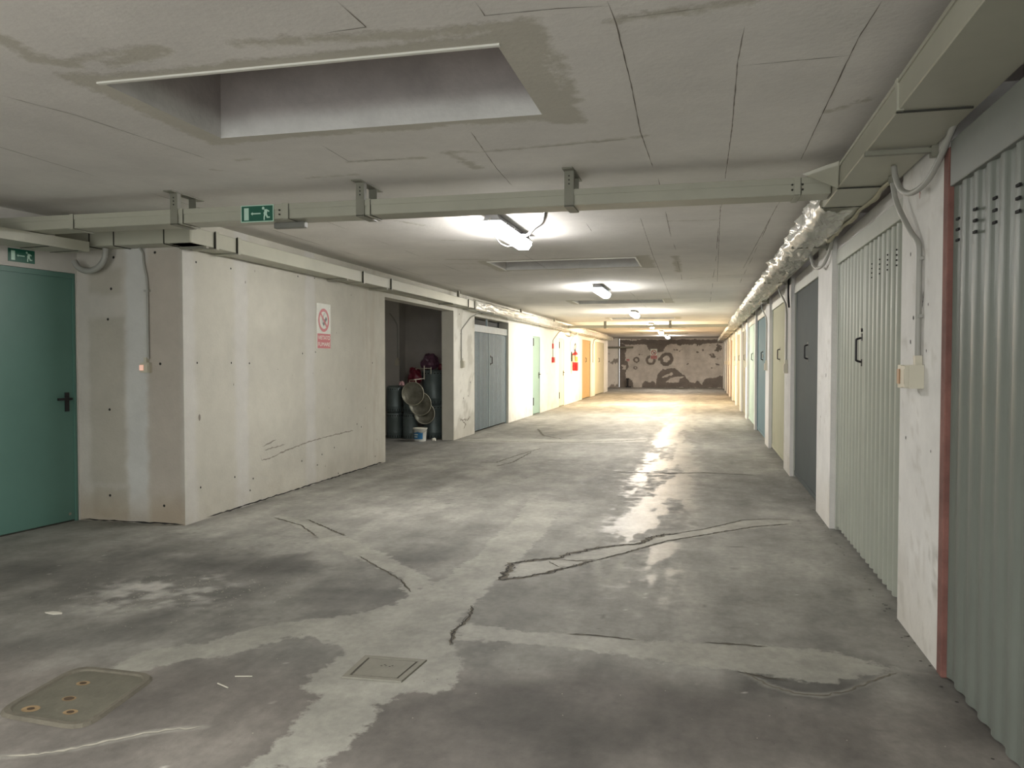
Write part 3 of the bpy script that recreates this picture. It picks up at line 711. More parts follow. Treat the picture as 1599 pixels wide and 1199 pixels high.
b.grid(np.linspace(-5.9, -4.36, 60), np.linspace(0, H, 80), lambda u, v: (u, 42.3 + 0 * u, v), ret_col)
b.box(-5.9, -4.36, 42.302, 43.0, 0, H - .002, 0, (0.5, 0.48, 0.45)); b.box(-7.2, -5.9, 42.3, 43, 0, H, 0, (0.4, 0.4, 0.38))
struct(b.build('wall_back_return', [M_wall]))
b = MB(); b.box(-7.2, -7.0, -3, 43, 0, H, 0, (0.35, 0.34, 0.32)); b.box(-7.0, XL - T, 36.7, 36.9, 0, H - .002, 0, (0.5, 0.48, 0.45)); b.box(-7.0, XL - T, 17.7, 17.9, 0, H - .002, 0, (0.4, 0.4, 0.38))
struct(b.build('wall_left_outer', [M_wall]))
# store room behind the opening
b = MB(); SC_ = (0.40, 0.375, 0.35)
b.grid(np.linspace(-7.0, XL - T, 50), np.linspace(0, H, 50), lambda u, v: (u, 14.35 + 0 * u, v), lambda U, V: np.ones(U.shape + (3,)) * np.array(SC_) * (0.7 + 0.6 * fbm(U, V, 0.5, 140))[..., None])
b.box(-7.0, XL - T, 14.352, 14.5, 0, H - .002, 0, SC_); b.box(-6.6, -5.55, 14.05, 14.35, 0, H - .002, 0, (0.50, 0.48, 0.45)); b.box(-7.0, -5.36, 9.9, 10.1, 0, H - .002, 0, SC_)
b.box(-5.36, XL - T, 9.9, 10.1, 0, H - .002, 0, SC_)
struct(b.build('wall_storage', [M_wall]))

# ---------------------------------------------------------------- garage doors on the right
def corrugated(b, y0, y1, z0, z1, x, pitch, depth, sgn=-1, n=10, mi=0, square=0.0):
    """vertical ribs along y; sgn=-1: ribs face -x"""
    m = max(2, int((y1 - y0) / pitch * n)); ys = np.linspace(y0, y1, m)
    ph = (ys - y0) / pitch * 2 * PI; w = np.sin(ph)
    if square: w = np.tanh(w * square) / math.tanh(square)
    xs = x + sgn * depth * 0.5 * (1 + w)
    vs = [(xx, yy, z) for xx, yy in zip(xs, ys) for z in (z0, z1)] + [(x - sgn * 0.006, yy, z) for yy in ys for z in (z0, z1)]
    fs = [(2 * i, 2 * i + 2, 2 * i + 3, 2 * i + 1) for i in range(m - 1)]
    o = 2 * m; fs += [(o + 2 * i, o + 2 * i + 1, o + 2 * i + 3, o + 2 * i + 2) for i in range(m - 1)]
    fs += [(2 * i, 2 * i + 2, o + 2 * i + 2, o + 2 * i) for i in range(m - 1)] + [(2 * i + 1, 2 * i + 3, o + 2 * i + 3, o + 2 * i + 1) for i in range(m - 1)]
    return b.add(vs, fs, mi, smooth=False)
def d_handle(y, z, x, parent, sgn=-1, h=0.15):
    b = MB(); b.tube([(x, y, z - h / 2), (x + sgn * 0.030, y, z - h / 2 + 0.01), (x + sgn * 0.034, y, z - h / 2 + 0.03), (x + sgn * 0.034, y, z + h / 2 - 0.03), (x + sgn * 0.030, y, z + h / 2 - 0.01), (x, y, z + h / 2)], 0.008, 8)
    b.box(x - 0.002, x + 0.004, y - .016, y + .016, z - h / 2 - .03, z - h / 2 + .02); b.box(x - 0.002, x + 0.004, y - .016, y + .016, z + h / 2 - .02, z + h / 2 + .03)
    return b.build('door_handle', M_black, parent)
door_n = [0]
def new_door(y0, x, label):
    door_n[0] += 1
    d = thing('door_%d' % door_n[0], label, 'garage door', (x, y0, 0)); struct(d); del d['category']; return d
COLS = [
 ('corr', srgb(112, 117, 110), 'grey-green corrugated garage door nearest on the right, beside the rusty red post'),
 ('corr', srgb(160, 163, 152), 'pale grey-green corrugated garage door with two leaves and a black handle'),
 ('flat', srgb(84, 91, 91), 'dark grey smooth garage door on the right'),
 ('flat', srgb(168, 166, 142), 'olive beige smooth garage door next to the dark grey one'),
 ('flat', srgb(108, 134, 142), 'blue-grey smooth garage door on the right'),
 ('flat', srgb(160, 176, 164), 'pale mint garage door right after the blue-grey one'),
 ('flat', srgb(132, 132, 120), 'grey garage door beyond the pale mint one'),
 ('flat', srgb(124, 121, 106), 'second grey garage door beyond the pale mint one'),
 ('flat', srgb(206, 196, 160), 'cream garage door lit warmly on the right'),
 ('flat', srgb(136, 96, 68), 'tan brown garage door towards the far end on the right'),
 ('flat', srgb(116, 80, 62), 'brown garage door towards the far end on the right'),
 ('flat', srgb(104, 86, 76), 'second last garage door on the right, greyish brown'),
 ('flat', srgb(98, 84, 76), 'last garage door on the right beside the peeling wall')]
for i, ((y0, y1), (kind, col, lab)) in enumerate(zip(DOORS, COLS)):
    d = new_door((y0 + y1) / 2, XD, lab)
    dm = mat('door_paint_%d' % i, col, 0.45 if kind == 'corr' else 0.75, spec=0.4 if kind == 'corr' else 0.15, var=0.07, nscale=3, bump=0.05, bscale=30)
    hm = mat('door_header_paint', srgb(168, 170, 160), 0.5, var=0.06) if i != 0 else mat('door_header_grey', srgb(126, 129, 124), 0.5, var=0.08)
    y0 += 0.004; y1 -= 0.004
    x = XD if i else XR + 0.012
    if i == 0: zt, zh = 2.16, 2.285
    elif i == 1: zt, zh = 2.20, 2.31
    else: zt, zh = 2.215, 2.31
    # sheet
    if i == 0:
        b = MB(); corrugated(b, y0, y1 - 0.078, 0.008, zt, x + 0.018, 0.148, 0.015, n=16, square=1.2); pn = b.build('door_panel', dm, d)
        b = MB()                                              # hooded vent slots
        for k, yy in enumerate((3.735, 3.515, 3.295, 3.07, 2.85, 2.63)):
            zc = 2.005
            for j in range(3): b.box(x - 0.006, x + 0.0015, yy - 0.018, yy + 0.018, zc - 0.045 * j - 0.006, zc - 0.045 * j + 0.004)
        b.build_each('vent_slot', mat('vent_dark', srgb(24, 24, 24), 0.9), pn)
    elif i == 1:
        ym = 5.93
        b = MB(); corrugated(b, y0 + 0.05, ym - 0.006, 0.03, zt, x + 0.018, 0.13, 0.024, n=14, square=1.6); pn = b.build('door_leaf', dm, d)
        b = MB(); corrugated(b, ym + 0.006, y1 - 0.05, 0.03, zt, x + 0.018, 0.13, 0.024, n=14, square=1.6); b.build('door_leaf', dm, d)
        b = MB(); b.box(x + 0.010, x + 0.02, ym - 0.008, ym + 0.008, 0.03, zt, 0); b.build('seam_strip', M_joint, d)
        b = MB()
        for k, yy in enumerate((5.0, 5.23, 5.45, 5.69)):
            for j in range(4): b.box(x - 0.012, x - 0.0065, yy - 0.007, yy + 0.007, 2.04 - 0.03 * j, 2.048 - 0.03 * j)
        b.build_each('vent_slot', mat('vent_dark', srgb(24, 24, 24), 0.9), pn)
        d_handle(6.03, 1.48, x - 0.006, d, h=0.17)
        b = MB(); b.cyl((x - .012, 6.03, 1.62), (x + .01, 6.03, 1.62), .013); b.build('lock_cylinder', M_black, d)
    else:
        b = MB(); b.box(x, x + 0.03, y0 + 0.045, y1 - 0.045, 0.025, zt, 0, bev=0.004)
        for z in (0.028,): b.box(x - 0.006, x, y0 + 0.05, y1 - 0.05, z, z + 0.05, 0)
        b.build('door_panel', dm, d)
        if i < 9: d_handle((y0 + y1) / 2 + (-0.02 if i == 2 else 0), 1.5, x - 0.001, d)
        if i == 4:
            b = MB(); b.cyl((x - .01, 15.5, 1.5), (x, 15.5, 1.5), .04); b.build('escutcheon', M_trayd, d)
    # frame
    b = MB()
    if i: b.box(x - 0.012, x + 0.04, y0, y0 + 0.045, 0, zh, 0, bev=0.003)
    else: b.box(x - 0.012, x + 0.05, y0, y0 + 0.045, 0, zh, 0)
    if i: b.box(x - 0.012, x + 0.04, y1 - 0.045, y1, 0, zh, 0, bev=0.003)
    if i: b.build('door_frame', hm if i != 4 else dm, d)
    b = MB(); b.box(x - 0.012 - (.01 if i else 0), x + 0.05, y0 + 0.001, y1 - (0.078 if i == 0 else 0.001), zt - 0.003, zh + (0.07 if i == 0 else 0), 0, bev=0.003); b.build('door_header', hm, d)
    if i == 0:
        rm = mat('rust_red_primer', srgb(124, 84, 76), 0.8, var=0.45, nscale=4, bump=0.2)
        b = MB(); b.box(XR - 0.006, XR + 0.09, y1 - 0.075, y1 - 0.004, 0.0, 2.33, 0, bev=0.004); b.build('door_post', rm, d, label='rusty red steel post')
    else:
        b = MB(); b.box(x + 0.03, x + 0.05, y0, y1, 0, 0.03); b.build('threshold', M_joint, d)

# ---------------------------------------------------------------- doors on the left
lg = mat('door_grey_blue', srgb(146, 160, 166), 0.6, var=0.08, spec=0.25)
d = thing('door_14', 'blue-grey corrugated garage door on the left under a dark gap', 'garage door', (XL, 16.1, 0)); struct(d); del d['category']
xf = XL - 0.05
b = MB(); corrugated(b, 14.80, 16.02, 0.03, 1.99, xf - 0.02, 0.11, 0.012, sgn=1, n=10, square=2.5); b.build('door_leaf', lg, d)
b = MB(); corrugated(b, 16.05, 17.45, 0.03, 1.99, xf - 0.02, 0.11, 0.012, sgn=1, n=10, square=2.5); b.build('door_leaf', lg, d)
b = MB(); b.box(xf - 0.03, xf + 0.02, 14.76, 17.49, 1.98, 2.12, 0, bev=0.003); b.build('door_header', mat('door_head_grey', srgb(132, 142, 146), 0.5), d)
b = MB(); b.box(xf - 0.03, xf, 14.755, 14.80, 0, 2.0); b.box(xf - 0.03, xf, 17.45, 17.495, 0, 2.0); b.box(xf - .03, xf, 15.85, 15.88, 2.12, 2.27); b.build('door_frame', lg, d)
b = MB()
for k in range(24): yk = 14.8825 + k * 0.11 + (0.03 if k > 10 else 0); b.box(xf - 0.02, xf - 0.0065, yk - 0.013, yk + 0.013, 0.04, 1.975)
b.build('rib_shade_strips', mat('groove_shade', srgb(84, 92, 96), 0.7), d)  # dark strips that put the shade of the rib troughs into colour
d_handle(16.15, 1.42, xf - 0.005, d, sgn=1)
def lever(b, fr, u, z, out, L=0.12, s=1):
    b.add([], [])
    P0 = lambda du, dz, l: fr(u + du, z + dz, l)
    for (u0, u1, z0, z1, l0, l1) in ((-0.02, 0.02, -0.11, 0.055, 0.0, 0.010), (min(0, s * L), max(0, s * L), -0.011, 0.011, 0.045, 0.06), (-0.01, 0.01, -0.01, 0.01, 0.0, 0.06)):
        q = [P0(a, c, e) for a in (u0, u1) for c in (z0, z1) for e in (l0, l1)]
        b.add(q, [(0, 2, 3, 1), (4, 5, 7, 6), (0, 1, 5, 4), (2, 6, 7, 3), (1, 3, 7, 5), (0, 4, 6, 2)])
for (n, y0, y1, z1, col, lab, hy) in ((15, 20.15, 21.1, 2.06, srgb(146, 170, 156), 'pale green narrow door ajar on the left wall', 20.98), (16, 24.0, 24.95, 2.12, srgb(206, 200, 180), 'cream narrow door beside the fire extinguisher', 24.85)):
    d = thing('door_%d' % n, lab, 'door', (XL, (y0 + y1) / 2, 0)); struct(d); del d['category']
    dm = mat('narrow_door_paint_%d' % n, col, 0.7, var=0.05, spec=0.2)
    b = MB(); b.box(XL - 0.045, XL - 0.012, y0 + 0.05, y1 - 0.03, 0.02, z1 - 0.04, 0, bev=0.003); b.build('door_panel', dm, d)
    b = MB(); b.box(XL - 0.1, XL - 0.001, y0 + 0.002, y0 + 0.05, 0, z1); b.box(XL - 0.1, XL - 0.001, y1 - 0.03, y1 - 0.002, 0, z1); b.box(XL - 0.1, XL - 0.001, y0 + .05, y1 - .03, z1 - 0.04, z1 - 0.001); b.build('door_frame', dm, d)
    for z in (0.25, 1.8):
        b = MB(); b.cyl((XL - 0.002, y0 + 0.065, z), (XL - 0.002, y0 + 0.065, z + 0.2), 0.022, n=10); b.build('door_hinge', M_black, d)
    b = MB(); lever(b, lambda u, v, l: (XL - 0.012 + l, u, v), hy, 1.05, 1, 0.11, -1); b.build('door_handle', M_black, d)
for (n, y0, y1, col, lab) in ((17, 28.85, 31.1, srgb(188, 160, 116), 'tan garage door on the left beyond the fire extinguisher'), (18, 32.4, 35.4, srgb(196, 194, 174), 'pale grey-green garage door, last on the left side')):
    d = thing('door_%d' % n, lab, 'garage door', (XL, (y0 + y1) / 2, 0)); struct(d); del d['category']
    dm = mat('far_door_paint_%d' % n, col, 0.7, var=0.06, spec=0.2)
    b = MB(); b.box(XL - 0.07, XL - 0.04, y0 + 0.05, y1 - 0.05, 0.02, 2.1, 0, bev=0.003); b.build('door_panel', dm, d)
    b = MB(); b.box(XL - 0.08, XL - 0.03, y0, y0 + 0.05, 0, 2.2); b.box(XL - 0.08, XL - 0.03, y1 - 0.05, y1, 0, 2.2); b.box(XL - 0.08, XL - 0.03, y0 + .05, y1 - .05, 2.1, 2.2); b.build('door_frame', dm, d)
    d_handle((y0 + y1) / 2, 1.45, XL - 0.04, d, sgn=1)
# green fire door, in the angled wall
def oriented(b, fr, u0, u1, z0, z1, l0, l1, mi=0):
    q = [fr(a, c, e) for a in (u0, u1) for c in (z0, z1) for e in (l0, l1)]
    b.add(q, [(0, 2, 3, 1), (4, 5, 7, 6), (0, 1, 5, 4), (2, 6, 7, 3), (1, 3, 7, 5), (0, 4, 6, 2)], mi)
M_green = mat('fire_door_green', srgb(86, 122, 112), 0.45, var=0.07, nscale=2.5)
d = thing('door_19', 'green metal fire door with black lever handle under the small exit sign', 'door', tuple(GA + GD * 0.7)); struct(d); del d['category']
b = MB(); oriented(b, FG, 0.045, 1.32, 0.015, 2.12, -0.05, -0.012); b.build('door_panel', M_green, d)
b = MB(); oriented(b, FG, 0.022, 0.045, 0, 2.162, -0.06, -0.002); oriented(b, FG, 1.32, 1.348, 0, 2.162, -0.06, -0.002); oriented(b, FG, 0.045, 1.32, 2.12, 2.162, -0.06, -0.002); b.build('door_frame', M_green, d)
b = MB(); lever(b, lambda u, v, l: FG(u, v, l - 0.012), 0.115, 1.075, 1, 0.13, 1); b.build('door_handle', M_black, d)
b = MB(); q = FG(0.10, 0.07, -0.012); q2 = FG(0.10, 0.07, -0.005); b.cyl(q, q2, 0.012, n=12); b.build('rivet', M_trayd, d)
b = MB(); oriented(b, FG, 0.03, 1.34, 0.0, 0.012, -0.06, -0.02); b.build('threshold', M_joint, d)

# ---------------------------------------------------------------- cable trays
def tray_box(b, x0, x1, y0, y1, z0, z1, mi=0): b.box(x0, x1, y0, y1, z0, z1, mi, bev=0.004)
# the run crossing the ceiling
T0, T1, TZ0, TZ1 = 5.05, 5.25, 2.395, 2.495
t = thing('cable_tray', 'grey enamel cable tray crossing the ceiling with exit sign on it', 'cable tray', (-2.2, 5.15, TZ0))
b = MB(); tray_box(b, -5.38, 0.735, T0, T1, TZ0, TZ1 - 0.004); b.box(-5.38, 0.735, T0 - 0.006, T0, TZ1 - 0.035, TZ1); b.box(-5.38, 0.735, T0 - 0.002, T1 + 0.002, TZ1 - 0.004, TZ1 + 0.003); b.build('tray_body', M_tray, t)
for X_ in (-3.72, -2.27, -0.835):
    b = MB()
    b.box(X_ - 0.035, X_ + 0.035, 4.97, 5.36, H - 0.008, H - 0.001)
    b.box(X_ - 0.03, X_ + 0.03, T0 - 0.012, T0 - 0.007, TZ0 - 0.006, H - 0.008); b.box(X_ + 0.025, X_ + 0.03, T0 - 0.007, T0 + 0.03, TZ1 + 0.004, H - 0.008)
    b.box(X_ - 0.03, X_ + 0.03, T1 + 0.005, T1 + 0.010, TZ0 - 0.006, H - 0.008); b.box(X_ - 0.03, X_ + 0.03, T0 - 0.012, T1 + 0.010, TZ0 - 0.010, TZ0 - 0.001)
    hg = b.build('hanger', M_trayd, t)
    b = MB()
    for k in range(3): b.cyl((X_, T0 - 0.016, TZ1 + 0.035 + k * 0.025), (X_, T0 - 0.0125, TZ1 + 0.035 + k * 0.025), 0.005, n=8)
    b.build_each('screw_hole', M_joint, hg)
for X_, w in ((-2.835, 0.05), (0.545, 0.035), (-4.6, 0.03), (-2.21, 0.02), (-3.66, .02)):
    b = MB(); b.box(X_ - w / 2, X_ + w / 2, T0 - 0.010, T0 - 0.003, TZ0 - 0.004, TZ1 + 0.006); b.box(X_ - w / 2, X_ + w / 2, T0 - 0.010, T1 + 0.004, TZ0 - 0.008, TZ0 - 0.001); js = b.build('joint_strap', M_tray, t)
    b = MB(); b.box(X_ + w / 2, X_ + w / 2 + 0.004, T0 - 0.0075, T0 - 0.0065, TZ0, TZ1); b.box(X_ + w / 2, X_ + w / 2 + 0.004, T0, T1, TZ0 - 0.003, TZ0 - 0.002)
    if w > .03:
        for dx in (-w / 2 - 0.012, w / 2 + 0.012) if X_ > 0 else (-w / 2 - 0.02,):
            for dz in (0.03, 0.06): b.cyl((X_ + dx, T0 - 0.010, TZ0 + dz), (X_ + dx, T0 - 0.002, TZ0 + dz), 0.006, n=8)
    b.build_each('strap_screw', M_joint, js)
# the duct along the right-hand doors
t = thing('cable_duct', 'wide grey cable duct running above the right-hand garage doors', 'cable duct', (0.88, 12, 2.39))
RX0, RX1, RZ0, RZ1 = 0.74, 1.03, 2.385, 2.50
b = MB(); tray_box(b, RX0, RX1, -2.9, 4.86, RZ0, RZ1); b.box(RX0 - 0.006, RX0, -2.9, 4.8, RZ1 - 0.012, RZ1 + 0.004)
b.build('duct_section', M_tray, t)
b = MB(); tray_box(b, RX0, RX1 - 0.02, 4.865, 5.42, RZ0 - 0.006, RZ1); b.build('duct_section', M_tray, t)
b = MB(); tray_box(b, RX0 + 0.01, RX1 - 0.03, 5.425, 42.2, RZ0, RZ1 - 0.01)
b.build('duct_section', M_tray, t)
b = MB()                                                # folded corner flap where the trays meet
b.add([(RX0 - 0.17, T0 - 0.008, 2.515), (RX0 - 0.01, T0 - 0.30, 2.512), (RX0 - 0.008, T0 - 0.26, 2.37), (RX0 - 0.02, T0 - 0.015, 2.47), (RX0 - 0.17, T0 - 0.002, 2.518), (RX0 - 0.006, T0 - 0.30, 2.516), (RX0 - 0.004, T0 - 0.255, 2.372), (RX0 - 0.016, T0 - 0.01, 2.474)],
      [(0, 1, 2, 3), (4, 7, 6, 5), (0, 4, 5, 1), (1, 5, 6, 2), (2, 6, 7, 3), (3, 7, 4, 0)]); b.build('corner_flap', M_tray, t)
b = MB()
for y in (3.42, 4.84, 5.42): b.box(RX0 - 0.004, RX1 - .02, y, y + 0.008, RZ0 - 0.009, RZ0 - 0.002)
b.build_each('duct_joint', M_joint, t)
b = MB(); b.box(RX0 - 0.008, RX0 + 0.02, 3.40, 3.44, RZ0 - .004, RZ1 + 0.008); b.build('joint_strap', M_tray, t)
for i, (a, c) in enumerate(PIERS[1:-1]):
    y = a + 0.10 if c - a > 0.3 else (a + c) / 2
    b = MB(); b.box(RX0 - 0.01, XR - 0.001, y, y + 0.03, RZ0 - 0.030, RZ0 - 0.010); b.box(XR - 0.03, XR - 0.001, y - 0.005, y + 0.035, RZ0 - 0.05, RZ1)
    b.build('wall_bracket', M_trayd, t)
# crumpled film and curled tape on the right duct
def film_mat(name, col, alpha):
    m = bpy.data.materials.new(name); m.use_nodes = True; nt = m.node_tree; p = nt.nodes['Principled BSDF']
    p.inputs['Base Color'].default_value = (*col, 1); p.inputs['Roughness'].default_value = 0.18; p.inputs['Alpha'].default_value = alpha; p.inputs['Specular IOR Level'].default_value = 0.7
    p.inputs['Subsurface Weight'].default_value = 0.0
    n = nt.nodes.new('ShaderNodeTexNoise'); n.inputs['Scale'].default_value = 9; n.inputs['Detail'].default_value = 2
    tc = nt.nodes.new('ShaderNodeTexCoord'); nt.links.new(tc.outputs['Object'], n.inputs['Vector'])
    b_ = nt.nodes.new('ShaderNodeBump'); b_.inputs['Strength'].default_value = 0.7; b_.inputs['Distance'].default_value = 0.02; nt.links.new(n.outputs['Fac'], b_.inputs['Height']); nt.links.new(b_.outputs['Normal'], p.inputs['Normal'])
    return m
M_film = film_mat('clear_plastic_film', (0.78, 0.77, 0.70), 0.66)
def film(y0, y1, path, amp, seed, ragged=0.12, dy=0.03):
    """path: list of (x, z) around the duct"""
    b = MB(); ys = np.arange(y0, y1, dy); cum = [0]
    for p, q in zip(path[:-1], path[1:]): cum.append(cum[-1] + math.hypot(q[0] - p[0], q[1] - p[1]))
    K = 24; vs = []
    for y in ys:
        rg = 1 - ragged * mnoise.noise((y * 1.7, seed, 0)) - ragged
        for k in range(K + 1):
            t_ = cum[-1] * k / K * (rg if k else 1); j = max(i for i in range(len(cum) - 1) if cum[i] <= t_ + 1e-9); f = (t_ - cum[j]) / (cum[j + 1] - cum[j])
            x = path[j][0] + (path[j + 1][0] - path[j][0]) * f; z = path[j][1] + (path[j + 1][1] - path[j][1]) * f
            o_ = amp * (0.35 + abs(mnoise.noise((y * 2.2, k * 0.5 + y * 0.6, seed))) * 2.2 + abs(mnoise.noise((y * 7, k * 0.9 - y * 2, seed + 5))) * 0.8)
            nx, nz = (path[j + 1][1] - path[j][1]), -(path[j + 1][0] - path[j][0]); l = math.hypot(nx, nz)
            vs.append((x + nx / l * o_, y, z + nz / l * o_))
    m = len(ys)
    b.add(vs, [(i * (K + 1) + k, (i + 1) * (K + 1) + k, (i + 1) * (K + 1) + k + 1, i * (K + 1) + k + 1) for i in range(m - 1) for k in range(K)], smooth=True)
    return b
pr = [(0.85, 2.50), (0.748, 2.50), (0.746, 2.384), (0.99, 2.382)]
o = film(5.44, 23.5, pr, 0.030, 3).build('plastic_sheet', M_film); tag(o, 'crumpled clear plastic film wrapped around the duct above the right-hand doors', 'plastic sheet')
o = film(23.9, 41.5, pr, 0.014, 9, dy=0.1).build('plastic_sheet', M_film); tag(o, 'far piece of crumpled plastic film on the duct at the far right end', 'plastic sheet')
M_tape = mat('torn_tape', srgb(190, 184, 160), 0.6)
def tape(y0, y1, x, z, seed, w=0.035):
    b = MB(); vs = []; ys = np.arange(y0, y1, 0.04)
    for y in ys:
        a = mnoise.noise((y * 3, seed, 1)) * 0.025; a2 = mnoise.noise((y * 9, seed, 4)) * 0.012
        vs += [(x + a * 0.5, y, z), (x + w * 0.6 + a, y, z - 0.014 + a2), (x + w * .75 + a, y, z - 0.004 + a2 + 0.03)]
    m = len(ys); b.add(vs, [(3 * i + k, 3 * i + 3 + k, 3 * i + 4 + k, 3 * i + 1 + k) for i in range(m - 1) for k in (0, 1)], smooth=True)
    return b.build('torn_film_edge', M_tape)
o = tape(4.70, 7.0, 0.975, 2.376, 2); tag(o, 'torn beige film edge curling off the duct above the two-leaf corrugated door', 'torn film')
# the duct along the left wall, its return over the switch and the run over the green door
t = thing('cable_duct', 'grey cable duct running along the top of the left wall to the far end', 'cable duct', (-4.16, 12, 2.365))
LX0, LX1, LZ0, LZ1 = -4.277, -4.05, 2.365, 2.495
b = MB(); tray_box(b, LX0, LX1, 5.70, 13.95, LZ0, LZ1); b.build('duct_section', M_tray, t)
b = MB(); tray_box(b, LX0, LX1 + .01, 13.96, 36.9, LZ0 - .005, LZ1 + .005); b.build('duct_section', M_tray, t)
yj = [6.02, 6.35, 9.05, 9.95, 13.55, 13.95, 14.6, 15.9, 17.6, 20.4, 21.2, 23.3, 25.5, 28, 31, 34]
for y in yj:
    b = MB(); b.box(LX1 - 0.001, LX1 + 0.016, y, y + 0.04, LZ0 - 0.008, LZ1 + 0.010); b.box(LX0 + .002, LX1 + 0.016, y, y + 0.04, LZ0 - 0.014, LZ0 - 0.006); b.build('joint_strap', M_tray, t)
    b = MB(); b.box(LX1, LX1 + 0.0165, y - 0.010, y - 0.001, LZ0 - 0.006, LZ1 + 0.002); b.build('joint_gap', M_joint, t)
for y in (5.86, 8.55, 9.75, 12.6, 15.2, 17.3, 20.9, 24.6):
    b = MB(); b.box(LX0, LX1 + 0.03, y, y + 0.035, LZ0 - 0.024, LZ0 - 0.007); b.build('wall_bracket', M_trayd, t)
b = MB()
for y in (13.2, 18.1, 22.4): b.box(LX1 - 0.10, LX1 - 0.06, y, y + 0.05, LZ1 + .006, H - .001)
b.build_each('ceiling_cleat', M_trayd, t)
o = film(14.0, 36.5, [(-4.15, 2.51), (-4.035, 2.51), (-4.033, 2.352), (-4.2, 2.35)][::-1], 0.012, 14, dy=0.08).build('plastic_sheet', M_film); tag(o, 'crumpled plastic film over the left-hand cable duct beyond the storage bay', 'plastic sheet')
t = thing('cable_duct', 'short grey cable duct over the round-cornered recess between green door and left wall', 'cable duct', (-4.7, 5.78, 2.365)); t['label'] = 'short grey cable duct above the lit switch, from green door to wall corner'
b = MB(); tray_box(b, -5.36, LX1 - .003, 5.69, 5.896, LZ0, LZ1 - .01)
b.build('duct_section', M_tray, t)
b = MB()
for X_ in (-5.02, -4.78, -4.3): b.box(X_, X_ + 0.008, 5.684, 5.69, LZ0, LZ1); b.box(X_, X_ + 0.008, 5.69, 5.89, LZ0 - 0.006, LZ0 - 0.001)
b.build_each('duct_joint', M_joint, t)
t = thing('cable_duct', 'grey cable duct running over the green door, under the crossing tray', 'cable duct', tuple(GA + GD * 2 + GN * 0.12 + Vector((0, 0, 2.305))))
b = MB(); oriented(b, FG, 0.25, 7.5, 2.305, 2.388, 0.10, 0.42); b.build('duct_section', M_tray, t)
b = MB(); oriented(b, FG, 0.62, 0.63, 2.300, 2.303, 0.11, 0.41); oriented(b, FG, 0.35, 0.36, 2.300, 2.303, 0.11, 0.41); b.build_each('duct_joint', M_joint, t)
# far crossing tray
t = thing('cable_tray', 'far cable tray crossing the ceiling between the distant lamps', 'cable tray', (-1.6, 24.4, 2.42))
b = MB(); tray_box(b, -4.03, 0.72, 24.3, 24.5, 2.42, 2.50); b.build('tray_body', M_tray, t)
for X_ in (-2.9, -0.95):
    b = MB(); b.box(X_ - 0.04, X_ + 0.04, 24.27, 24.295, 2.41, H - .001); b.box(X_ - .04, X_ + .04, 24.27, 24.53, 2.405, 2.418); b.build('hanger', M_trayd, t)

# ---------------------------------------------------------------- conduits, sockets, switches
def conduit(pts, r, label, name='conduit_pipe', cat='conduit', group=None, m=M_pipe, clips=()):
    c = Vector(pts[-1]); t = thing(name, label, cat, tuple(c), group)
    b = MB(); b.tube(pts, r, 10, sub=5); b.build('pipe', m, t)
    for p, wx in clips:
        b = MB(); b.box(p[0] - (0.022 if wx == 'y' else 0.012), p[0] + (0.022 if wx == 'y' else 0.012), p[1] - 0.022, p[1] + 0.022, p[2] - 0.008, p[2] + 0.008); b.build('clip', m, t)
    return t
xp = XR - 0.018
t = conduit([(0.975, 4.60, 2.37), (0.98, 4.59, 2.30), (0.99, 4.55, 2.22), (1.005, 4.36, 2.06), (xp, 4.26, 1.98), (xp, 4.235, 1.92), (xp, 4.235, 1.72), (xp, 4.235, 1.41)], 0.014, 'grey conduit pipe bending down the pier beside the rusty red post', clips=(((xp + .004, 4.235, 1.90), 'x'), ((xp + .004, 4.235, 1.62), 'x')))
b = MB(); b.cyl((0.975, 4.60, 2.345), (0.975, 4.60, 2.383), 0.021); b.build('gland', M_trayd, t)
def socket(fr, u, z, label, group=None, w=0.08, h=0.105, dpt=0.055, loc=None, side=False, m=M_plast, neck=0.02, face=None):
    t = thing('socket_box', label, 'socket', fr(u, z - h / 2, 0.0), group)
    b = MB(); oriented(b, fr, u - w / 2, u + w / 2, z - h / 2, z + h / 2, 0.001, dpt * 0.8); oriented(b, fr, u - w / 2 + .006, u + w / 2 - .006, z - h / 2 + .006, z + h / 2 - .006, dpt * 0.8, dpt); bb = b.build('box_body', m, t)
    b = MB(); oriented(b, fr, u - neck, u + neck, z + h / 2, z + h / 2 + 0.045, 0.002, 0.034); b.build('pipe_collar', m, t)
    b = MB(); oriented(b, fr, u - w * 0.3, u + w * 0.3, z - h * 0.32, z + h * 0.32, dpt, dpt + 0.002); b.build('cover', face or m, bb)
    return t
FRI = lambda u, v, l: (XR - l, u, v)
t = socket(FRI, 4.235, 1.325, 'cream socket box on the near right pier below the conduit', w=0.10, h=0.115, dpt=0.085)
b = MB(); b.box(XR - 0.083, XR - 0.03, 4.285, 4.345, 1.268, 1.382, 0); b.build('switch_housing', M_plast, t)
b = MB(); b.box(XR - 0.089, XR - 0.0835, 4.292, 4.338, 1.288, 1.362, 0); b.build('rocker', mat('orange_rocker', srgb(170, 130, 92), 0.4), t)
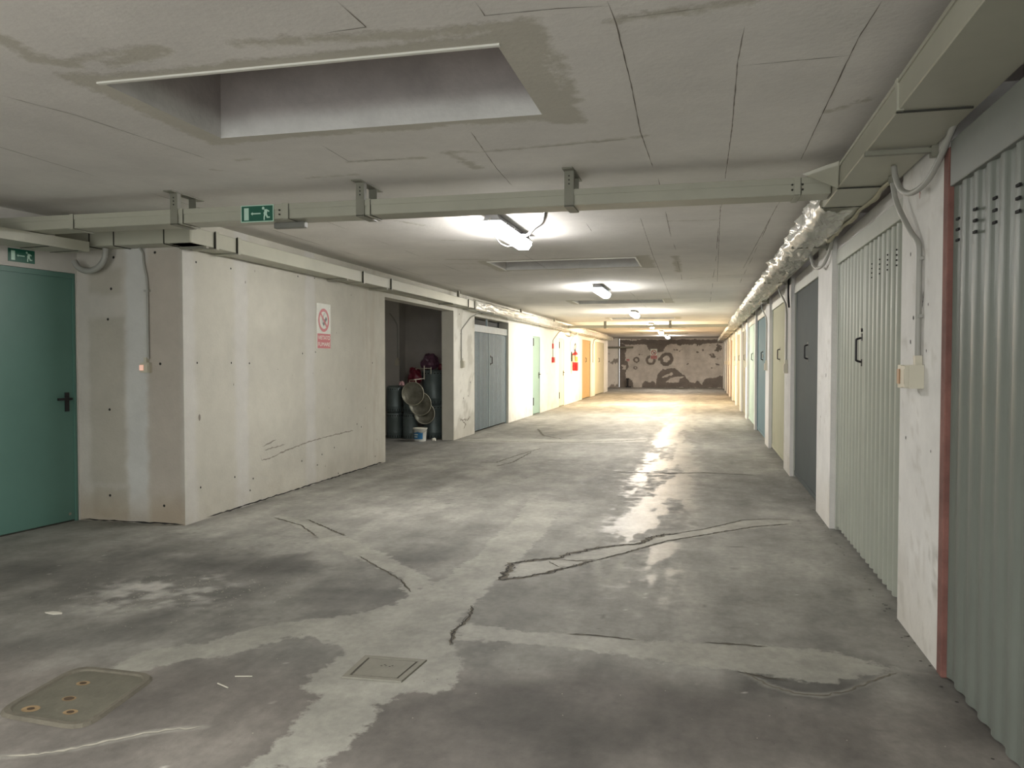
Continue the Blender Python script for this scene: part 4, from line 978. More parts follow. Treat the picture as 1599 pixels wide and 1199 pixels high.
# looping flexible conduits from duct to door
def loop(y, label, big=1.0):
    z0 = 2.375
    pts = [(0.93, y + 0.0, z0 + .004), (0.935, y - 0.01, z0 - 0.05 * big), (0.95, y - 0.06, z0 - 0.125 * big), (0.975, y - 0.17, z0 - 0.165 * big), (1.0, y - 0.34, z0 - 0.145 * big), (1.015, y - 0.50, z0 - 0.07), (1.02, y - 0.62, z0 + 0.0), (1.028, y - 0.74, z0 + 0.06)]
    return conduit(pts, 0.014, label, 'flexible_conduit', m=M_pipe)
loop(4.36, 'curved grey flexible conduit hanging from the duct over the nearest right-hand door')
loop(7.55, 'curved grey flexible conduit over the pier before the dark grey door')
spots = [(10.5, 'on the pier between the dark grey and olive doors'), (13.7, 'on the pier between the olive and blue-grey doors'), (20.2, 'on the pier after the pale mint door'), (26.4, 'on the pier before the cream lit door'), (32.7, 'on a far right pier after the tan brown door'), (35.9, 'on the far right pier after the brown door'), (39.0, 'on the last but one right pier')]
for i, (y, w) in enumerate(spots):
    conduit([(0.95, y + 0.35, 2.375), (0.965, y + 0.34, 2.30), (xp, y + 0.12, 2.12), (xp, y + 0.02, 2.0), (xp, y, 1.9), (xp, y, 1.40)], 0.012, 'grey conduit pipe ' + w)
    socket(FRI, y, 1.31, 'small cream socket box ' + w, w=0.08, h=0.12, dpt=0.05)
conduit([(1.015, 10.25, 2.42), (1.01, 10.2, 2.33), (1.0, 10.12, 2.2), (1.02, 10.22, 2.06)], 0.012, 'dark cable loop in front of the dark grey door top', 'cable', 'cable', m=M_black)
# left: switch on the wall between green door and corner
yb = 5.9 - 0.014
conduit([(-4.655, 5.84, 2.37), (-4.65, yb, 2.32), (-4.645, yb, 2.24), (-4.628, yb, 2.16), (-4.615, yb, 2.08), (-4.612, yb, 1.8), (-4.612, yb, 1.42)], 0.010, 'thin grey conduit running down to the lit switch', clips=(((-4.612, yb, 2.0), 'y'),))
FBX = lambda u, v, l: (u, 5.9 - l, v)
t = socket(FBX, -4.63, 1.345, 'cream wall switch box with glowing orange light near the green door', w=0.085, h=0.085, dpt=0.05, neck=0.014); t.name = 'wall_switch'; t['category'] = 'switch'
b = MB(); oriented(b, FBX, -4.668, -4.632, 1.322, 1.368, 0.053, 0.058); b.build('rocker', glow('switch_glow', (1.0, 0.30, 0.12), 0.35), t)
# pipe over the green door and its curl
q = [Vector(FG(u, 2.345, 0.045)) for u in (7.5, 5, 3, 1.5, 0.6, 0.3)]
conduit([tuple(v) for v in q], 0.024, 'straight grey pipe along the wall above the green door')
conduit([(-5.27, 5.80, 2.26), (-5.22, 5.80, 2.20), (-5.13, 5.80, 2.175), (-5.03, 5.80, 2.20), (-4.965, 5.80, 2.27), (-4.95, 5.80, 2.362)], 0.026, 'thick curled flexible conduit in the corner beside the green door', 'flexible_conduit')
# left wall: conduit and socket between the bay and the blue-grey garage door
xl = XL + 0.014
conduit([(-4.10, 14.5, 2.36), (-4.18, 14.46, 2.28), (xl, 14.4, 2.21), (xl, 13.88, 1.98), (xl, 13.85, 1.92), (xl, 13.85, 1.42)], 0.012, 'thin grey conduit on the pale wall left of the blue-grey garage door', clips=(((xl, 13.85, 1.9), 'x'), ((xl, 13.85, 1.6), 'x')))
socket(lambda u, v, l: (XL + l, u, v), 13.87, 1.345, 'grey socket box on the pale wall left of the blue-grey garage door', w=0.11, h=0.13, dpt=0.06, m=mat('aged_box_plastic', srgb(170, 166, 150), 0.5))
conduit([(-4.12, 24.0, 2.36), (xl, 23.9, 2.28), (xl, 22.98, 2.02), (xl, 22.95, 1.9), (xl, 22.95, 1.48)], 0.012, 'thin grey conduit leading down to the red alarm box')
for z, lab in ((1.36, 'lower red alarm call box on the bright left wall'), (1.77, 'upper small red alarm box on the bright left wall')):
    t = thing('alarm_box', lab, 'alarm box', (XL, 22.93, z))
    s = 1.0 if z < 1.5 else 0.55
    b = MB(); b.box(XL + 0.001, XL + 0.05 * s + 0.01, 22.93 - 0.11 * s, 22.93 + 0.11 * s, z, z + 0.16 * s + (0 if s == 1 else 0.06), 0, bev=0.004); b.build('box_body', mat('alarm_red', srgb(190, 40, 44), 0.4, var=0.05), t)
    b = MB(); b.box(XL + 0.05 * s + 0.01, XL + 0.05 * s + 0.013, 22.93 - 0.05 * s, 22.93 + 0.05 * s, z + .04 * s, z + 0.12 * s, 0); b.build('push_plate', mat('alarm_dark', srgb(90, 22, 26), 0.4), t)
conduit([(-4.12, 27.0, 2.36), (xl, 26.9, 2.30), (xl, 26.2, 2.08), (xl, 26.1, 1.98), (xl, 26.1, 1.72)], 0.012, 'thin grey conduit on the wall just above the fire extinguisher')
conduit([(-4.1, 25.1, 2.33), (-4.12, 25.3, 2.26), (-4.12, 25.7, 2.235), (-4.12, 26.2, 2.26), (-4.1, 26.5, 2.345)], 0.03, 'thick grey curled conduit above the cream narrow door', 'flexible_conduit')
conduit([(-4.1, 32.1, 2.34), (xl, 32.0, 2.26), (xl, 31.72, 2.1), (xl, 31.7, 2.0), (xl, 31.7, 1.35)], 0.014, 'thin conduit on the pier between the two farthest left-hand garage doors')

# ---------------------------------------------------------------- ceiling lamps
M_house = mat('lamp_housing', srgb(150, 150, 152), 0.5, var=0.05)
def prism_y(b, prof, y0, y1, mi=0, inset=None):
    """closed cross-section prof [(x, z)] swept along y; inset shrinks the ends"""
    n = len(prof); cx = sum(p[0] for p in prof) / n; cz = max(p[1] for p in prof)
    rings = [(y0, 1.0), (y1, 1.0)] if not inset else [(y0, 0.72), (y0 + inset, 1.0), (y1 - inset, 1.0), (y1, 0.72)]
    vs = [(cx + (x - cx) * s, y, cz + (z - cz) * s) for y, s in rings for x, z in prof]
    fs = [(k * n + i, k * n + (i + 1) % n, (k + 1) * n + (i + 1) % n, (k + 1) * n + i) for k in range(len(rings) - 1) for i in range(n)]
    fs += [tuple(range(n))[::-1], tuple(range(len(vs) - n, len(vs)))]
    return b.add(vs, fs, mi)
wh = ['nearest ceiling lamp, long batten with a drooping wire below the cable tray', 'second ceiling lamp from the camera, between two light wells', 'third ceiling lamp from the camera along the corridor',
      'fourth ceiling lamp from the camera, warm lit', 'fifth ceiling lamp from the camera, warm lit', 'farthest ceiling lamp before the peeling wall']
proto = None
for i in range(6):
    y = [6.98, 13.1, 19.6, 26.0, 32.3, 38.5][i]
    if proto is None:
        t = proto = thing('ceiling_lamp', wh[0], 'lamp', (-1.70, y, H - 0.001), 'batten lamps down the middle of the ceiling')
        b = MB(); prism_y(b, [(-0.045, -0.001), (-0.07, -0.06), (0.07, -0.06), (0.045, -0.001)], -0.62, 0.62); ho = b
        o = MB(); o.v, o.f, o.mi, o.c, o.sm = b.v, b.f, b.mi, b.c, b.sm
        me = o.build('housing', M_house); me.parent = t
        b = MB(); prism_y(b, [(-0.082, -0.055), (-0.082, -0.062), (0.082, -0.062), (0.082, -0.055)], -0.635, 0.635); r = b.build('rim', M_house); r.parent = t
        b = MB(); prism_y(b, [(-0.078, -0.063), (-0.074, -0.095), (-0.045, -0.135), (0.045, -0.135), (0.074, -0.095), (0.078, -0.063)], -0.63, 0.63, inset=0.03); df = b.build('diffuser', glow('lamp_glow_0', LAMP_COL[0], LAMP_POWER[0])); df.parent = t
        for yy in (-0.45, -0.15, 0.15, 0.45):
            b = MB(); b.box(0.0825, 0.088, yy - 0.014, yy + 0.014, -0.085, -0.045); b.box(-0.088, -0.0825, yy - 0.014, yy + 0.014, -0.085, -0.045); c = b.build('clip', M_house); c.parent = me
    else:
        t = copy_tree(proto); t.location.x = -1.62; t.location.y = y; t['label'] = wh[i]
        for ch in [k for k in bpy.data.objects if k.parent == t and k.name.startswith('diffuser')]:
            ch.data = ch.data.copy(); ch.data.materials[0] = glow('lamp_glow_%d' % i, LAMP_COL[i], LAMP_POWER[i])
b = MB(); b.tube([(-1.705, 6.345, 2.585), (-1.715, 6.36, 2.54), (-1.73, 6.55, 2.475), (-1.745, 6.85, 2.44), (-1.73, 7.05, 2.445), (-1.69, 7.18, 2.478)], 0.005, 6)
tag(b.build('hanging_wire', M_pipe), 'thin wire drooping in a loop under the nearest ceiling lamp', 'wire')
b = MB(); b.tube([(-1.025, 5.262, 2.43), (-1.08, 5.5, 2.415), (-1.17, 5.85, 2.435), (-1.32, 6.3, 2.475), (-1.52, 6.95, 2.53), (-1.61, 7.1, 2.56)], 0.015, 8)
tag(b.build('power_cable', M_black), 'thick black cable from the cable tray to the nearest ceiling lamp', 'cable')

# ---------------------------------------------------------------- signs
M_sgreen = mat('sign_green', srgb(22, 92, 72), 0.4, var=0.04); M_swhite = mat('sign_white', srgb(222, 226, 218), 0.4, var=0.03); M_sred = mat('sign_red', srgb(168, 54, 66), 0.45, var=0.05)
M_slum = mat('sign_pale_green', srgb(190, 222, 205), 0.4, var=0.03); M_sdark = mat('sign_dark', srgb(74, 70, 74), 0.5)
def poly(b, fr, pts, l): b.add([fr(a, c, l) for a, c in pts], [tuple(range(len(pts)))])
def fan(b, fr, cx, cz, r, l, n=20): poly(b, fr, [(cx + r * math.cos(2 * PI * i / n), cz + r * math.sin(2 * PI * i / n)) for i in range(n)], l)
def ring(b, fr, cx, cz, r0, r1, l, n=32):
    vs = [fr(cx + r * math.cos(2 * PI * i / n), cz + r * math.sin(2 * PI * i / n), l) for r in (r0, r1) for i in range(n)]
    b.add(vs, [(i, (i + 1) % n, n + (i + 1) % n, n + i) for i in range(n)])
def exit_sign(fr, w, h, label, border=True):
    t = thing('exit_sign', label, 'sign', fr(0, -h / 2, 0)); t['group'] = 'green running-man signs'
    b = MB(); oriented(b, fr, -w / 2, w / 2, -h / 2, h / 2, 0.0, 0.004); b.build('panel', M_slum if border else M_sgreen, t)
    k = 0.03 if border else 0.0
    if border: b = MB(); poly(b, fr, [(-w / 2 + .006, -h / 2 + .006), (w / 2 - .006, -h / 2 + .006), (w / 2 - .006, h / 2 - .006), (-w / 2 + .006, h / 2 - .006)], 0.0046); b.build('green_field', M_sgreen, t)
    X = lambda x: (x - 0.5) * w; Z = lambda z: (0.5 - z) * h
    b = MB(); poly(b, fr, [(X(.10), Z(.88)), (X(.245), Z(.88)), (X(.245), Z(.16)), (X(.10), Z(.16))], 0.0052)
    poly(b, fr, [(X(.34), Z(.54)), (X(.61), Z(.54)), (X(.61), Z(.47)), (X(.34), Z(.47))], 0.0052); poly(b, fr, [(X(.31), Z(.505)), (X(.365), Z(.61)), (X(.365), Z(.40))], 0.0056)
    hr = 0.085 * h; fan(b, fr, X(.69), Z(.20), hr, 0.0052)
    torso = [(.72, .27), (.80, .27), (.88, .37), (.865, .44), (.815, .38), (.80, .55), (.76, .60), (.715, .58), (.70, .54), (.705, .44), (.725, .40)]
    poly(b, fr, [(X(x), Z(z)) for x, z in torso], 0.0052)
    poly(b, fr, [(X(x), Z(z)) for x, z in [(.715, .57), (.77, .59), (.74, .70), (.735, .90), (.70, .90), (.70, .70)]], 0.0056)
    poly(b, fr, [(X(x), Z(z)) for x, z in [(.76, .58), (.80, .55), (.835, .70), (.895, .71), (.895, .78), (.80, .79)]], 0.0060)
    b.build('running_man_pictogram', M_slum, t)
exit_sign(lambda a, c, l: (-3.05 + a, T0 - 0.007 - l, 2.437 + c), 0.255, 0.118, 'green running-man exit sign with pale border fixed on the cable tray')
exit_sign(lambda a, c, l: FG(0.53 - a, 2.255 + c, l + .001), 0.235, 0.105, 'small green running-man exit sign on the wall above the green door', border=False)
t = thing('emergency_light', 'flat grey box under the cable tray just right of the exit sign', 'light', (-2.86, 5.16, 2.34))
b = MB(); b.box(-2.975, -2.735, 5.13, 5.18, 2.345, 2.386, bev=0.004); b.build('light_body', mat('grey_case', srgb(120, 120, 114), 0.5), t)
def no_smoking(fr, w, h, label, small=False):
    t = thing('no_smoking_sign', label, 'sign', fr(0, -h / 2, 0)); t['group'] = 'no smoking signs'
    b = MB(); oriented(b, fr, -w / 2, w / 2, -h / 2, h / 2, 0.0, 0.003); b.build('panel', M_swhite if small else mat('aged_sign_panel', srgb(205, 205, 196), 0.5), t)
    r = 0.385 * w; zc = 0.135 * h
    b = MB(); ring(b, fr, 0, zc, r * 0.76, r, 0.0045)
    c = r * 0.80; s = 0.7071 * c; e = r * 0.075
    poly(b, fr, [(-s - e, zc + s - e), (-s + e, zc + s + e), (s + e, zc - s + e), (s - e, zc - s - e)], 0.0052); b.build('prohibition_ring', M_sred, t)
    b = MB(); q = r * 0.42; e = r * 0.11
    poly(b, fr, [(-q - e + .3 * r, zc - q + e), (-q + e + .3 * r, zc - q - e), (q + e + .1 * r, zc + q - e - .2 * r), (q - e + .1 * r, zc + q + e - .2 * r)], 0.0042)
    b.build('cigarette', M_sdark, t)
    b = MB(); poly(b, fr, [(-.35 * r, zc - .3 * r), (-.2 * r, zc - .3 * r), (-.18 * r, zc + .05 * r), (.0, zc + .25 * r), (.2 * r, zc + .6 * r), (.08 * r, zc + .66 * r), (-.15 * r, zc + .35 * r), (-.34 * r, zc + .1 * r)], 0.0038); b.build('smoke', mat('smoke_grey', srgb(150, 150, 148), .5), t)
    b = MB(); poly(b, fr, [(-w * .45, -h * .49), (w * .48, -h * .49), (w * .48, -h * .165), (-w * .45, -h * .165)], 0.0036); tp = b.build('text_panel', M_sred, t)
    for wd, zz in (('VIETATO', -h * 0.255), ('FUMARE', -h * 0.40)):
        b = MB(); vs, fs = text_mesh(wd, 0.1, (w * 0.84, h * 0.085)); b.add([fr(a + w * .015, c + zz, 0.0046) for a, c in vs], fs)
        b.build('lettering', M_swhite, tp)
    for a, c in ((-w * .46, h * .48), (w * .42, h * .42)):
        b = MB(); fan(b, fr, a, c, 0.009, 0.0048, 8); b.build('screw', M_trim, t)
no_smoking(lambda a, c, l: (XL + 0.001 + l, 8.465 + a, 1.805 + c), 0.35, 0.52, 'white and red VIETATO FUMARE no smoking sign on the long left wall')
no_smoking(lambda a, c, l: (-2.53 + a, Y_BACK - 0.002 - l, 1.79 + c), 0.36, 0.54, 'distant white and red no smoking sign on the peeling far wall', True)
t = thing('wall_sign', 'tiny red sign on the far wall left of the no smoking sign', 'sign', (-3.9, Y_BACK, 1.4))
b = MB(); b.box(-3.99, -3.81, Y_BACK - 0.006, Y_BACK - 0.001, 1.40, 1.53); b.build('panel', M_swhite, t)
b = MB(); b.box(-3.98, -3.82, Y_BACK - 0.009, Y_BACK - 0.0065, 1.47, 1.52); b.box(-3.98, -3.82, Y_BACK - 0.009, Y_BACK - 0.0065, 1.41, 1.45); b.build_each('red_band', M_sred, t)
b = MB(); b.tube([(-5.5, 42.15, 2.13), (-4.9, 42.15, 2.13), (-4.3, 42.18, 2.13), (-3.6, 42.6, 2.15)], 0.05, 8, sub=2)
tag(b.build('water_pipe', M_trayd), 'horizontal grey pipe high in the far left corner', 'pipe')
b = MB(); b.cyl((-3.88, 42.7, 0.001), (-3.88, 42.7, 0.42), 0.05); b.cyl((-3.88, 42.7, 0.42), (-3.88, 42.7, 0.50), 0.08); b.box(-3.98, -3.70, 42.64, 42.76, 0.001, 0.07)
tag(b.build('standpipe', M_black), 'short black standpipe at the foot of the far wall', 'standpipe')

# ---------------------------------------------------------------- fire extinguisher
ex, ey = XL + 0.135, 26.35
t = thing('fire_extinguisher', 'red fire extinguisher with pale label hung on the bright left wall', 'fire extinguisher', (ex, ey, 1.08))
M_red = mat('extinguisher_red', srgb(200, 24, 30), 0.3, var=0.03)
b = MB(); b.lathe([(0.0, 1.08), (0.085, 1.08), (0.098, 1.10), (0.1, 1.30), (0.1, 1.60), (0.085, 1.665), (0.05, 1.70), (0.03, 1.715), (0.03, 1.735), (0, 1.735)], (ex, ey, 0)); cy = b.build('cylinder', M_red, t)
b = MB(); b.lathe([(0.1015, 1.37), (0.1015, 1.60)], (ex, ey, 0)); b.build('label_band', mat('ext_label', srgb(232, 214, 190), 0.5), cy)
b = MB(); n = 28; vs = []
for k in range(9):
    a = -PI * 0.45 + k * PI * 0.32 / 8; vs += [(ex + 0.1025 * math.cos(a), ey + 0.1025 * math.sin(a), z) for z in (1.385, 1.56)]
b.add(vs, [(2 * k, 2 * k + 2, 2 * k + 3, 2 * k + 1) for k in range(8)]); b.build('yellow_tag', mat('ext_yellow', srgb(225, 190, 60), 0.5), cy)
b = MB(); b.cyl((ex, ey, 1.733), (ex, ey, 1.785), 0.022); b.box(ex - 0.012, ex + 0.012, ey - 0.09, ey + 0.05, 1.785, 1.797); b.box(ex - 0.012, ex + 0.012, ey - 0.10, ey + 0.02, 1.76, 1.77); b.build('valve', M_black, t)
b = MB(); b.tube([(ex, ey + 0.02, 1.78), (ex, ey + 0.12, 1.88), (ex, ey + 0.04, 2.0), (ex, ey - 0.12, 1.93), (ex, ey - 0.20, 1.80), (ex + .02, ey - 0.16, 1.6), (ex + .02, ey - 0.125, 1.42)], 0.013, 8); b.build('hose', M_black, t)
b = MB(); b.box(XL + 0.001, XL + 0.034, ey - 0.04, ey + 0.04, 1.40, 1.72); b.build('wall_bracket', M_black, t)

# ---------------------------------------------------------------- store bay: drums, basins, bags, bucket
M_drum = mat('drum_metal', srgb(104, 116, 116), 0.42, metal=0.25, var=0.18, nscale=6)
M_hole = mat('drum_hole', srgb(16, 18, 18), 0.9)
def drum(x, y, z, r, h, label, grp='stacked perforated metal drums in the store bay'):
    t = thing('metal_drum', label, 'drum', (x, y, z), grp)
    b = MB(); b.lathe([(0, z + 0.002), (r * 0.97, z + 0.002), (r, z + 0.012), (r, z + 0.10), (r * 1.012, z + 0.105), (r, z + 0.11), (r, z + h - 0.09), (r * 1.012, z + h - 0.085), (r, z + h - 0.08), (r, z + h - 0.03), (r * 0.9, z + h - 0.012), (r * 0.86, z + h - 0.010), (0, z + h - 0.010)], (x, y, 0), n=32); db = b.build('drum_body', M_drum, t)
    b = MB(); b.lathe([(r * 0.80, z + h - 0.011), (r * 0.84, z + h - 0.001), (r * 0.80, z + h - 0.001), (r * 0.76, z + h - 0.011)], (x, y, 0), n=32); b.build('top_rim', M_drum, t)
    b = MB()
    for k in range(22):
        a = 2 * PI * k / 22; ca, sa = math.cos(a), math.sin(a); R_ = r * 1.004; e = 0.011
        for zz, hh in ((z + h - 0.062, 0.009), (z + 0.035, 0.022)):
            b.add([(x + R_ * ca - sa * e * s * (1 if hh < .01 else .4), y + R_ * sa + ca * e * s * (1 if hh < .01 else .4), zz + q) for s, q in ((-1, -hh), (1, -hh), (1, hh), (-1, hh))], [(0, 1, 2, 3)])
    b.build('perforations', M_hole, db)
    return t
drum(-5.475, 13.62, 0, 0.145, 0.475, 'lower perforated metal drum, left stack in the store bay')
drum(-5.475, 13.62, 0.477, 0.145, 0.475, 'upper perforated metal drum, left stack in the store bay')
drum(-5.165, 13.60, 0, 0.140, 0.475, 'lower perforated metal drum in the middle stack, beside the hanging basins')
drum(-5.165, 13.62, 0.477, 0.140, 0.475, 'upper perforated metal drum in the middle stack, under the red bag')
drum(-4.80, 13.84, 0, 0.21, 0.62, 'wide lower drum behind the hanging round basins')
drum(-4.80, 13.84, 0.622, 0.21, 0.62, 'wide upper drum behind the hanging basins, bags on top')
M_basin = mat('dull_galvanised', srgb(150, 148, 134), 0.4, metal=0.35, var=0.35, nscale=9, bump=0.3, bscale=25)
M_rimb = mat('basin_rim', srgb(182, 178, 160), 0.4, metal=0.3)
for (x, y, z, r, lab) in ((-4.965, 13.22, 0.83, 0.205, 'uppermost of the three round metal basins hung in the store bay'), (-4.865, 13.32, 0.645, 0.205, 'middle one of the three overlapping round metal basins'), (-4.82, 13.42, 0.47, 0.19, 'lowest of the three overlapping round metal basins, above the bucket')):
    t = thing('round_basin', lab, 'basin', (x, y, z - r), 'round metal basins hung one over the other')
    b = MB(); b.lathe([(r, 0.0), (r * 0.97, 0.012), (r * 0.86, 0.055), (r * 0.6, 0.075), (0.0, 0.082), (0.0, 0.086), (r * 0.6, 0.080), (r * 0.88, 0.060), (r * 0.99, 0.012), (r, 0.0)], (x, y - 0.02, z), ax='y', n=36); b.build('bowl', M_basin, t)
    b = MB(); b.tube([(x + (r) * math.cos(a), y - 0.02, z + (r) * math.sin(a)) for a in [2 * PI * k / 40 for k in range(41)]], 0.006, 6, sub=1); b.build('rim', M_rimb, t)
    b = MB(); b.tube([(x - 0.06, y - .02, z + r * 0.96), (x - 0.055, y - 0.03, z + r + 0.035), (x + 0.055, y - 0.03, z + r + 0.035), (x + 0.06, y - .02, z + r * 0.96)], 0.007, 6, sub=2); b.build('handle', M_rimb, t)
b = MB(); b.tube([(-5.03, 13.56, 1.245), (-5.03, 13.52, 1.27), (-4.73, 13.50, 1.275)], 0.008, 6, sub=1); b.tube([(-4.86, 13.50, 1.32), (-4.86, 13.50, 1.07)], 0.009, 6, sub=1); b.tube([(-4.73, 13.50, 1.29), (-4.73, 13.50, 1.17)], 0.008, 6, sub=1); b.tube([(-4.86, 13.50, 1.09), (-4.92, 13.3, 1.08), (-4.95, 13.22, 1.075)], 0.007, 6, sub=1); b.tube([(-4.86, 13.50, 1.275), (-4.84, 13.8, 1.262)], 0.008, 6, sub=1)
tag(b.build('wire_rack', mat('white_wire', srgb(200, 196, 180), 0.5)), 'white metal rod rack above the hanging round basins', 'rack')
def crumple(x, y, z, r, sz, seed, sx=1.0):
    b = MB(); n, m = 22, 14; vs = []
    for j in range(m + 1):
        th = PI * j / m
        for i in range(n):
            a = 2 * PI * i / n; d = Vector((math.sin(th) * math.cos(a), math.sin(th) * math.sin(a), math.cos(th)))
            k = 1 + 0.42 * mnoise.noise(d * 1.6 + Vector((seed, 0, 0))) + 0.22 * abs(mnoise.noise(d * 4 + Vector((0, seed, 0))))
            vs.append((x + d.x * r * sx * k, y + d.y * r * k, max(z + 0.001, z + r * sz * 0.8 + d.z * r * sz * k)))
    return b.add(vs, [(j * n + i, j * n + (i + 1) % n, (j + 1) * n + (i + 1) % n, (j + 1) * n + i) for j in range(m) for i in range(n)])
tag(crumple(-5.11, 13.69, 0.954, 0.125, 1.5, 2.0, 0.95).build('plastic_bag', mat('bag_dark_red', srgb(112, 30, 48), 0.35, var=0.3)), 'dark red plastic bag on top of the middle drum stack', 'bag')
tag(crumple(-4.89, 13.90, 1.243, 0.14, 1.15, 5.0, 1.0).build('plastic_bag', mat('bag_purple', srgb(104, 70, 90), 0.35, var=0.3)), 'purple plastic bag heaped on the wide drum', 'bag')
tag(crumple(-4.655, 13.90, 1.243, 0.06, 1.0, 9.0, 1.2).build('plastic_bag', mat('bag_crimson', srgb(108, 24, 40), 0.35, var=0.3)), 'small crimson bag at the right edge of the wide drum', 'bag')
tag(crumple(-5.29, 13.50, 0.954, 0.045, 1.0, 7.0, 1.1).build('rolled_cloth', mat('cloth_pink', srgb(196, 156, 158), 0.8, var=0.25)), 'small pale pink cloth bundle on the middle drum stack', 'cloth')
bx, by = -4.80, 13.12
t = thing('paint_bucket', 'white plastic bucket with blue label standing in front of the basins', 'bucket', (bx, by, 0))
b = MB(); b.lathe([(0, 0.001), (0.098, 0.001), (0.102, 0.01), (0.118, 0.215), (0.125, 0.218), (0.125, 0.228), (0.119, 0.228), (0.115, 0.222), (0.100, 0.02), (0, 0.015)], (bx, by, 0), n=32); pl = b.build('pail', mat('bucket_white', srgb(226, 226, 218), 0.35, var=0.05), t)
b = MB(); b.lathe([(0.0, 0.216), (0.10, 0.216), (0.113, 0.232), (0.127, 0.236), (0.128, 0.225)], (bx, by, 0), n=32); b.build('lid', mat('bucket_lid', srgb(208, 206, 190), 0.4, var=0.12, nscale=20), t)
b = MB(); vs = []
for k in range(13):
    a = -PI * 0.98 + k * PI * 0.72 / 12
    for z in (0.045, 0.165 + 0.012 * math.sin(k)): R_ = 0.1025 + 0.016 * z / 0.215 * 1.05 + 0.002; vs.append((bx + R_ * math.cos(a), by + R_ * math.sin(a), z))
b.add(vs, [(2 * k, 2 * k + 2, 2 * k + 3, 2 * k + 1) for k in range(12)]); b.build('blue_label', mat('label_blue', srgb(48, 118, 168), 0.4), pl)
b = MB()
for z, s in ((0.125, 0.5), (0.085, 0.42)):
    vs = []
    for k in range(7):
        a = -PI * 0.66 - s * 0.5 + k * s / 6 * 1.5
        for q in (z - .010, z + .010): R_ = 0.1062 + 0.016 * z / 0.215 + 0.001; vs.append((bx + R_ * math.cos(a), by + R_ * math.sin(a), q))
    b.add(vs, [(2 * k, 2 * k + 2, 2 * k + 3, 2 * k + 1) for k in range(6)])
b.build_each('label_band', M_swhite, pl)
b = MB(); b.tube([(bx - 0.12, by, 0.20), (bx - 0.10, by - 0.10, 0.17), (bx, by - 0.145, 0.165), (bx + 0.10, by - 0.10, 0.17), (bx + 0.12, by, 0.20)], 0.003, 6); b.build('bail_handle', M_trayd, t)
tag(crumple(-4.585, 13.22, 0.0, 0.035, 0.8, 3.0, 1.2).build('crumpled_paper', mat('paper_white', srgb(205, 202, 190), 0.8)), 'crumpled white paper scrap on the floor beside the bucket', 'paper')
conduit([(-5.72, 14.0, 2.3), (-5.62, 14.03, 2.15), (-5.58, 14.035, 2.0), (-5.58, 14.035, 1.45)], 0.012, 'dim grey conduit inside the store bay above the drums')
socket(lambda u, v, l: (u, 14.05 - l, v), -5.58, 1.37, 'dim grey socket box inside the store bay', w=0.09, h=0.1, dpt=0.05)

# ---------------------------------------------------------------- covers and litter on the floor
def quad_box(b, Q, z0, z1, s=1.0):
    cx = sum(q[0] for q in Q) / 4; cy = sum(q[1] for q in Q) / 4
    vs = [(cx + (x - cx) * s, cy + (y - cy) * s, z) for z in (z0, z1) for x, y in Q]
    return b.add(vs, [(3, 2, 1, 0), (4, 5, 6, 7)] + [(i, (i + 1) % 4, 4 + (i + 1) % 4, 4 + i) for i in range(4)])
def quad_ring(b, Q, s0, s1, z0, z1):
    cx = sum(q[0] for q in Q) / 4; cy = sum(q[1] for q in Q) / 4
    R_ = lambda s, z: [(cx + (x - cx) * s, cy + (y - cy) * s, z) for x, y in Q]
    vs = R_(s1, z0) + R_(s1 * 0.985, z1) + R_(s0 * 1.015, z1) + R_(s0, z0)
    return b.add(vs, [(k * 4 + i, k * 4 + (i + 1) % 4, (k + 1) * 4 + (i + 1) % 4, (k + 1) * 4 + i) for k in range(3) for i in range(4)])
M_cov = mat('cover_concrete', srgb(126, 123, 111), 0.6, var=0.14, nscale=8, bump=0.4, bscale=30); M_gap = mat('cover_gap', srgb(78, 74, 66), 0.9, var=0.3, nscale=14)
cc = (sum(q[0] for q in COVER) / 4, sum(q[1] for q in COVER) / 4)
t = thing('manhole_cover', 'small square manhole cover set in the pale cement patch', 'manhole cover', (cc[0], cc[1], 0))
b = MB(); quad_ring(b, COVER, 0.97, 1.22, 0.0005, 0.007); b.build('cover_frame', M_cov, t)
b = MB(); quad_box(b, COVER, 0.0008, 0.0035, 0.985); b.build('frame_gap', M_gap, t)
b = MB(); quad_box(b, COVER, 0.001, 0.006, 0.90); cp = b.build('cover_plate', M_cov, t)
b = MB()
for k, (dx, dy) in enumerate(((-0.02, 0.02), (0.0, 0.025), (0.02, 0.02), (-0.01, 0.035), (0.03, 0.03))): b.disc((cc[0] + dx, cc[1] + dy), 0.005, FF, 0, 7, 0.0066)
b.build_each('lift_hole', M_gap, cp)
M_plate = mat('rusty_plate', srgb(104, 101, 89), 0.55, var=0.22, nscale=7, bump=0.4, bscale=22)
pc = (sum(q[0] for q in PLATE) / 4, sum(q[1] for q in PLATE) / 4)
def rq(Q, k=0.09):         # quad with rounded corners
    out = []
    for i in range(4):
        p, a, c = Vector(Q[i]), Vector(Q[i - 1]), Vector(Q[(i + 1) % 4])
        u = p + (a - p).normalized() * k; w = p + (c - p).normalized() * k
        for t_ in (0, .25, .5, .75, 1): out.append(tuple(u * (1 - t_) ** 2 + p * 2 * t_ * (1 - t_) + w * t_ * t_))
    return out
RQ = rq([tuple(q) for q in PLATE])
t = thing('manhole_cover', 'large worn steel floor plate with four rusty holes in the near left corner', 'manhole cover', (pc[0], pc[1], 0))
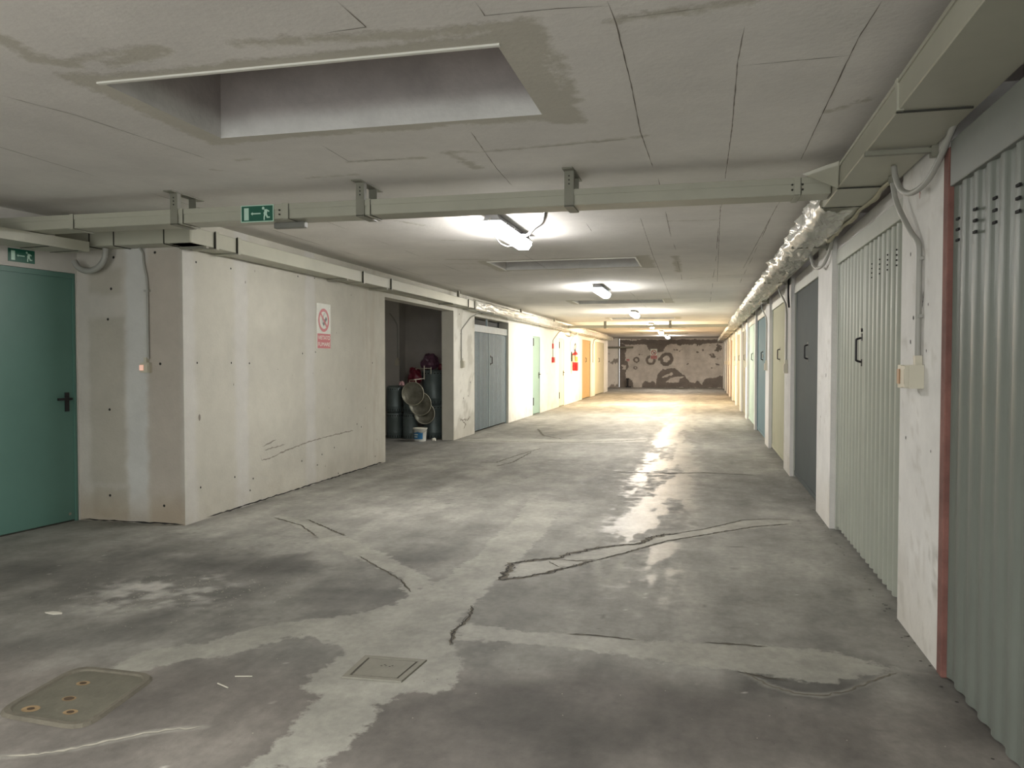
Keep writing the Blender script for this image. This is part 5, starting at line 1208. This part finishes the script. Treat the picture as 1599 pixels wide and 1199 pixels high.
n = len(RQ); S_ = lambda s, z: [(pc[0] + (x - pc[0]) * s, pc[1] + (y - pc[1]) * s, z) for x, y in RQ]
b = MB(); b.add(S_(1.12, 0.0006) + S_(1.07, 0.012) + S_(0.98, 0.011) + S_(0.95, 0.001), [(k * n + i, k * n + (i + 1) % n, (k + 1) * n + (i + 1) % n, (k + 1) * n + i) for k in range(3) for i in range(n)], smooth=False); b.build('raised_rim', mat('rim_cement', srgb(104, 99, 87), 0.8, var=0.25, nscale=9, bump=0.4), t)
b = MB(); b.add(S_(0.965, 0.0035), [tuple(range(n))]); sp = b.build('steel_plate', M_plate, t)
b = MB()
for k, p in enumerate(PLATEHOLES): b.disc(p, 0.030 + 0.008 * (k == 2), FF, 0, 14, 0.0042, sy=0.8)
b.build_each('rust_ring', mat('rust_tan', srgb(142, 120, 88), 0.8, var=0.3, nscale=20), sp)
b = MB()
for k, p in enumerate(PLATEHOLES): b.disc(p, 0.016 + 0.006 * (k == 1), FF, 0, 12, 0.0048, sy=0.8)
b.build_each('bolt_hole', mat('rust_dark', srgb(70, 56, 40), 0.9, var=0.3), sp)
for p, q, lab in ((STRAW[0], STRAW[1], 'thin white straw lying on the floor near the small manhole cover'), (STRAW[2], STRAW[3], 'short thin pale stick on the floor left of the white straw')):
    b = MB(); b.tube([(p[0], p[1], 0.0035), (q[0], q[1], 0.0035)], 0.0028, 6, sub=1); tag(b.build('straw', mat('straw_white', srgb(190, 186, 172), 0.7)), lab, 'straw')
b = MB(); b.add([], [])
for k in range(7):
    a = 2 * PI * k / 7
b.add([(-3.489 + 0.05 * math.cos(2 * PI * k / 9) * (1 + 0.3 * math.sin(3 * k)), 3.657 + 0.02 * math.sin(2 * PI * k / 9), z) for z in (0.001, 0.006) for k in range(9)], [tuple(range(9))[::-1], tuple(range(9, 18))] + [(k, (k + 1) % 9, 9 + (k + 1) % 9, 9 + k) for k in range(9)])
tag(b.build('plaster_chip', mat('chip_white', srgb(206, 202, 190), 0.9)), 'white plaster chip lying on the dark floor before the green door', 'plaster chip')
